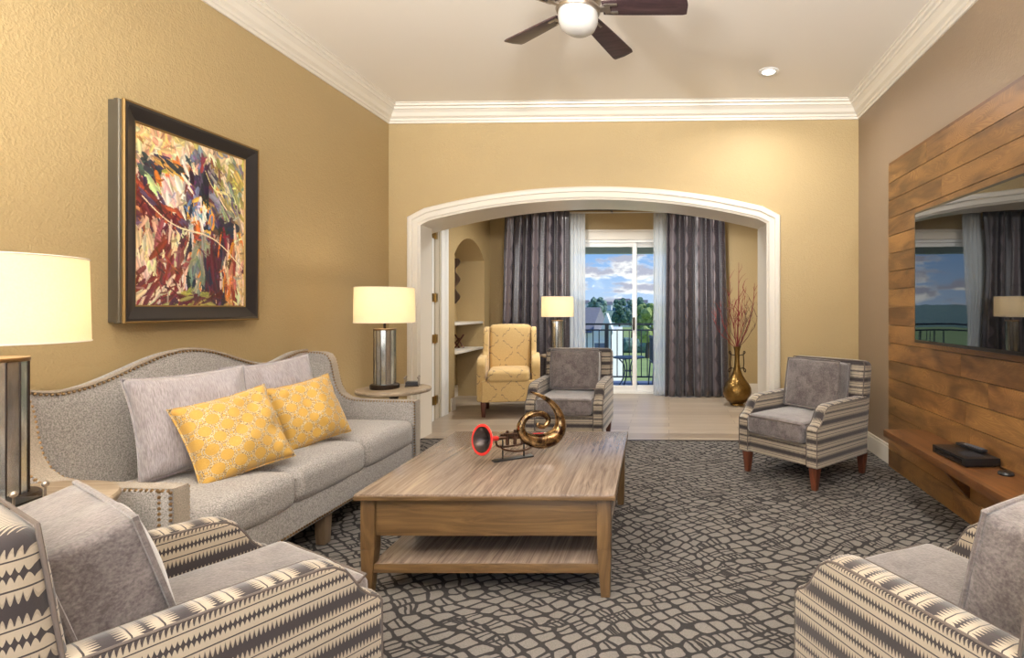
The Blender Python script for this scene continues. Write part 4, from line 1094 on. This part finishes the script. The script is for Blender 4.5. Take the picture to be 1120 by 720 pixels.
curtain('sheer_curtain', -.22, -.0, CY+.09, .01, 2.52, 4, .02, M_SHEER, 'white sheer curtain over the right edge of the sliding door', 'curtain', th=False, seed=6, grp='white sheer curtains')
cr_ = thing('curtain_rod', 'long dark bronze curtain rod above the sliding door', 'curtain rod', (0, CY+.02, 2.56))
MB().cyl((-2.33, 0, 0), (.84, 0, 0), .016).build('rod', M_BRONZE, cr_)
for xx in (-2.33, .84): MB().ball((xx, 0, 0), .032, 16, 10).build('finial', M_BRONZE, cr_)
for xx in (-2.3, -.8, .8): MB().box(xx-.01, xx+.01, .0, NB-CY-.021, -.01, .01).build('bracket', M_BRONZE, cr_)
tag(MB().cyl((-1.4, CY+.09, 2.53), (.02, CY+.09, 2.53), .006).build('sheer_rod', M_WHITE), 'thin white rod carrying the sheer curtains', 'curtain rod')
for k in range(9):
    xx = -1.1+k*.1

# ------------------------------------------------------------------ niche pieces
wv = MB(); prf = []
zz0, zz1 = 1.27, 1.88
ol = [( .085+.033*math.sin((t/30)*2.6*2*PI-1.0), zz0+(zz1-zz0)*t/30) for t in range(31)]
ol = [(0, zz0)]+ol+[(0, zz1)]
wsc = MB().prism([(NL-.379+a*.95, b_) for a, b_ in ol], 'y', 7.30, 7.335)
tag(wsc.build('wavy_wall_sculpture', wood('dark_carved_wood', (62, 46, 36), (96, 76, 60), 2), bevel=.004), 'dark wavy wood sculpture hanging in the arched niche', 'wall sculpture')
rk = thing('small_rack', 'small dark criss-cross rack on the lower niche shelf', 'rack', (NL-.27, 7.2, .68), R(70))
for k in range(3):
    for s_ in (-1, 1):
        p0 = (0, -.12+k*.07, .006 if s_ > 0 else .18-k*.05); p1 = (0, .02+k*.07, .18-k*.05 if s_ > 0 else .006)
        MB().cyl(p0, p1, .011, seg=8).build('bar', M_LEG, rk)

# ------------------------------------------------------------------ balcony and view
M_DECK = plain('blue_grey_deck', (104, 116, 150), .6, 0, 14, .2, .002, .08)
struct(MB().box(-3.2, 2.6, 7.88, 9.75, -.25, -.08).build('floor_balcony', M_DECK, smooth=False), 'blue-grey balcony deck outside the sliding door')
M_BEAM = plain('grey_green_beam', (186, 196, 190), .7)
struct(MB().box(-3.2, 2.6, 9.5, 9.7, 2.17, 2.62).build('beam_balcony', M_BEAM, smooth=False))
struct(MB().box(-3.2, 2.6, 7.9, 9.7, 2.62, 2.75).build('ceiling_balcony', M_BEAM, smooth=False))
M_RAIL = plain('dark_blue_rail', (52, 64, 82), .4)
rl = thing('balcony_railing', 'dark metal balcony railing beyond the sliding door', 'railing', (0, 9.5, -.08))
MB().box(-3.2, 2.6, -.03, .03, 1.0, 1.03).build('top_rail', M_RAIL, rl); MB().box(-3.2, 2.6, -.015, .015, .9, .925).build('middle_rail', M_RAIL, rl); MB().box(-3.2, 2.6, -.015, .015, .09, .115).build('bottom_rail', M_RAIL, rl)
for k in range(29):
    xx = -1.95+k*.105; MB().box(xx-.008, xx+.008, -.008, .008, .1, .91).build('baluster', M_RAIL, rl, smooth=False)
for xx in (-3.0, -1.08, 1.2): MB().box(xx-.03, xx+.03, -.03, .03, 0, 1.01).build('post', M_RAIL, rl, smooth=False)
M_PAT = plain('slate_blue_metal', (58, 74, 104), .4)
pt_ = thing('patio_table', 'round slate-blue metal table on the balcony', 'patio table', (-.66, 8.95, -.08))
MB().lathe([(.25, .48), (.262, .485), (.262, .5), (1e-5, .502)], 36).build('tabletop', M_PAT, pt_, ang=40)
for k in range(4):
    a = k*PI/2+.5; c_, s_ = math.cos(a), math.sin(a)
    P, Q = smooth([(c_*.18, s_*.18, .482), (c_*.09, s_*.09, .38), (c_*.07, s_*.07, .26), (c_*.11, s_*.11, .13), (c_*.2, s_*.2, .0)], [.011]*5); MB().tube(P, Q, 8).build('leg', M_PAT, pt_)
MB().tube([(.072*math.cos(2*PI*k/20), .072*math.sin(2*PI*k/20), .27) for k in range(20)], .007, 6, True).build('ring', M_PAT, pt_)
def patio_chair(x, y, rz, lab):
    t = thing('patio_chair', lab, 'patio chair', (x, y, -.08), R(rz), 'slate-blue balcony chairs')
    MB().box(-.23, .23, -.22, .22, .40, .43).build('seat', M_PAT, t, bevel=.01)
    mb = MB()
    for k in range(6): mb.box(-.2+k*.075, -.175+k*.075, .2, .215, .44, .82)
    mb.box(-.23, .23, .195, .225, .8, .84).build('backrest', M_PAT, t)
    for sx in (-1, 1):
        for sy in (-1, 1): MB().cyl((sx*.21, sy*.2, .41), (sx*.23, sy*.23, 0), .012).build('leg', M_PAT, t)
        MB().tube([(sx*.23, .2, .62), (sx*.24, -.15, .62), (sx*.24, -.22, .58), (sx*.22, -.2, .42)], .013, 8).build('arm', M_PAT, t)
    return t
patio_chair(-.08, 9.0, 100, 'slate-blue metal chair on the balcony behind the sheer curtain')
# ground, house, trees, hills
def grass_mat():
    m, N, b = new_mat('mown_lawn'); f = N.noise(N.obj(), .25, 5, .6)
    setp(N, b, color=N.mix(f, lin((112, 138, 74)), lin((168, 184, 120))), rough=.95); return m
struct(MB().box(-160, 160, 10.5, 260, -4.2, -4.0).build('lawn', grass_mat(), smooth=False), 'sunlit lawn below the balcony')
ho = thing('gabled_house', 'white gabled house with a grey roof beyond the railing', 'house', (-4.6, 32, -4))
M_HW = plain('white_siding', (226, 230, 234), .7); M_HR = plain('grey_shingles', (122, 122, 132), .85, 0, 6, .3, .02, .1)
MB().box(-4.5, 1.2, 0, 8, 0, 3.9).build('wall', M_HW, ho, smooth=False)
MB().prism([(-.35, 3.8), (8.35, 3.8), (4.0, 5.3)], 'x', -4.8, .1).build('roof', M_HR, ho, smooth=False)
gb = MB().prism([(.55, 3.8), (1.35, 3.8), (.95, 4.95)], 'y', -.15, 1.0).build('gable', M_HW, ho, smooth=False)
for k in range(4):
    f_ = MB().box(-3.6+k*1.25, -2.8+k*1.25, -.06, 0, 1.6, 3.3).build('window', M_WHITE, ho, smooth=False)
    MB().box(-3.5+k*1.25, -2.9+k*1.25, -.07, -.06, 1.7, 3.2).build('pane', plain('dusky_glass', (88, 110, 140), .2), f_, smooth=False)
def leafm(name, c1, c2):
    m, N, b = new_mat(name); f = N.noise(N.obj(), 2.5, 5, .7)
    f = N.n('ShaderNodeMapRange', {0: f, 1: .35, 2: .65}).outputs[0]
    setp(N, b, color=N.mix(f, lin(c1), lin(c2)), rough=.9); return m
LM = [leafm('blue_green_leaves', (78, 106, 104), (146, 172, 156)), leafm('deep_green_leaves', (52, 80, 80), (112, 146, 124)), leafm('yellow_green_leaves', (108, 132, 72), (176, 190, 120))]
M_BARK = plain('bark', (92, 80, 70), .9)
rt = random.Random(11)
def tree(x, y, h, w_, mi, lab):
    t = thing('tree', lab, 'tree', (x, y, -4), group='trees beyond the lawn')
    MB().tube([(0, 0, 0), (.1, 0, h*.3), (0, .1, h*.7)], [w_*.07, w_*.05, w_*.02], 8).build('trunk', M_BARK, t)
    mb = MB()
    for k in range(46):
        a = rt.uniform(0, 2*PI); rr = rt.uniform(0, .5)**.7*w_*.6; zz = h*(.36+.56*rt.random()); rr *= math.sqrt(max(.1, 1-((zz/h-.6)/.42)**2)); r0 = w_*rt.uniform(.09, .17)
        bm = bmesh.new(); bmesh.ops.create_icosphere(bm, subdivisions=2, radius=r0)
        c0 = Vector((rr*math.cos(a), rr*math.sin(a), zz)); vv_ = []
        for v in bm.verts: vv_.append(c0+v.co*(1+.45*noise.noise(v.co*(3/r0)+c0)))
        mb.add(vv_, [tuple(q.index for q in f.verts) for f in bm.faces]); bm.free()
    mb.build('crown', LM[mi], t, smooth=False)
kl = ['blue-green tree beyond the lawn, below the clouds', 'deep green tree beyond the lawn, below the clouds', 'yellow-green tree beyond the railing, behind the door handle']
tree(-2.3, 58, 5.9, 3.8, 2, kl[2])
names_ = ['leftmost', 'second', 'third', 'fourth', 'fifth', 'sixth', 'seventh', 'eighth', 'ninth', 'tenth']
for i in range(10):
    mi = [0, 1, 0, 0, 1, 0, 1, 1, 0, 1][i]
    tree(-17.5+i*2.25+rt.uniform(-.4, .4), 84+(i % 3)*7, rt.uniform(6.2, 7.6), rt.uniform(3.0, 3.6), mi, ['blue-green', 'deep green'][mi]+' tree beyond the lawn, '+names_[i]+(' of the row' if i == 0 else ' from the left of the row'))
def hedge(x0, x1, y, h):
    mb = MB(); n = int((x1-x0)/.9)
    for k in range(n):
        c0 = Vector((x0+(x1-x0)*k/n, y+rt.uniform(-.4, .4), h*.5-.1))
        bm = bmesh.new(); bmesh.ops.create_icosphere(bm, subdivisions=2, radius=h*.62)
        mb.add([c0+v.co*(1+.35*noise.noise(v.co*2+c0)) for v in bm.verts], [tuple(q.index for q in f.verts) for f in bm.faces]); bm.free()
    o = mb.build('hedge', LM[0], smooth=False); o.location = (0, 0, -4); return o
tag(hedge(-24, 8, 66, 1.7), 'long clipped hedge across the lawn', 'hedge')
hm = MB()
def hill(u, v):
    x = -170+300*u; y = 150+110*v
    return (x, y, -5+9.5*math.sin(PI*min(1, v*1.1))*(.75+.35*noise.noise(Vector((x*.02, y*.02, 1))))+.9*noise.noise(Vector((x*.2, y*.2, 0))))
hm.grid(hill, 120, 30)
struct(hm.build('hills', LM[0], ang=80), 'wooded hills on the horizon')
for k, (hx, hy, hz) in enumerate([(-34, 178, 1.6), (-27, 170, 1.2), (-15, 180, 1.9), (-20, 172, .8), (-9, 176, 1.4)]):
    t = thing('hillside_house', 'tiny white house on the far hill, '+['farthest left of five', 'second from the left', 'fourth from the left', 'third from the left', 'farthest right of five'][k], 'house', (hx, hy, hz), group='white houses on the far hill')
    MB().box(-2, 2, -1.5, 1.5, 0, 1.8).build('wall', M_HW, t, smooth=False); MB().prism([(-1.8, 1.7), (1.8, 1.7), (0, 2.7)], 'x', -2.2, 2.2).build('roof', M_HR, t, smooth=False)
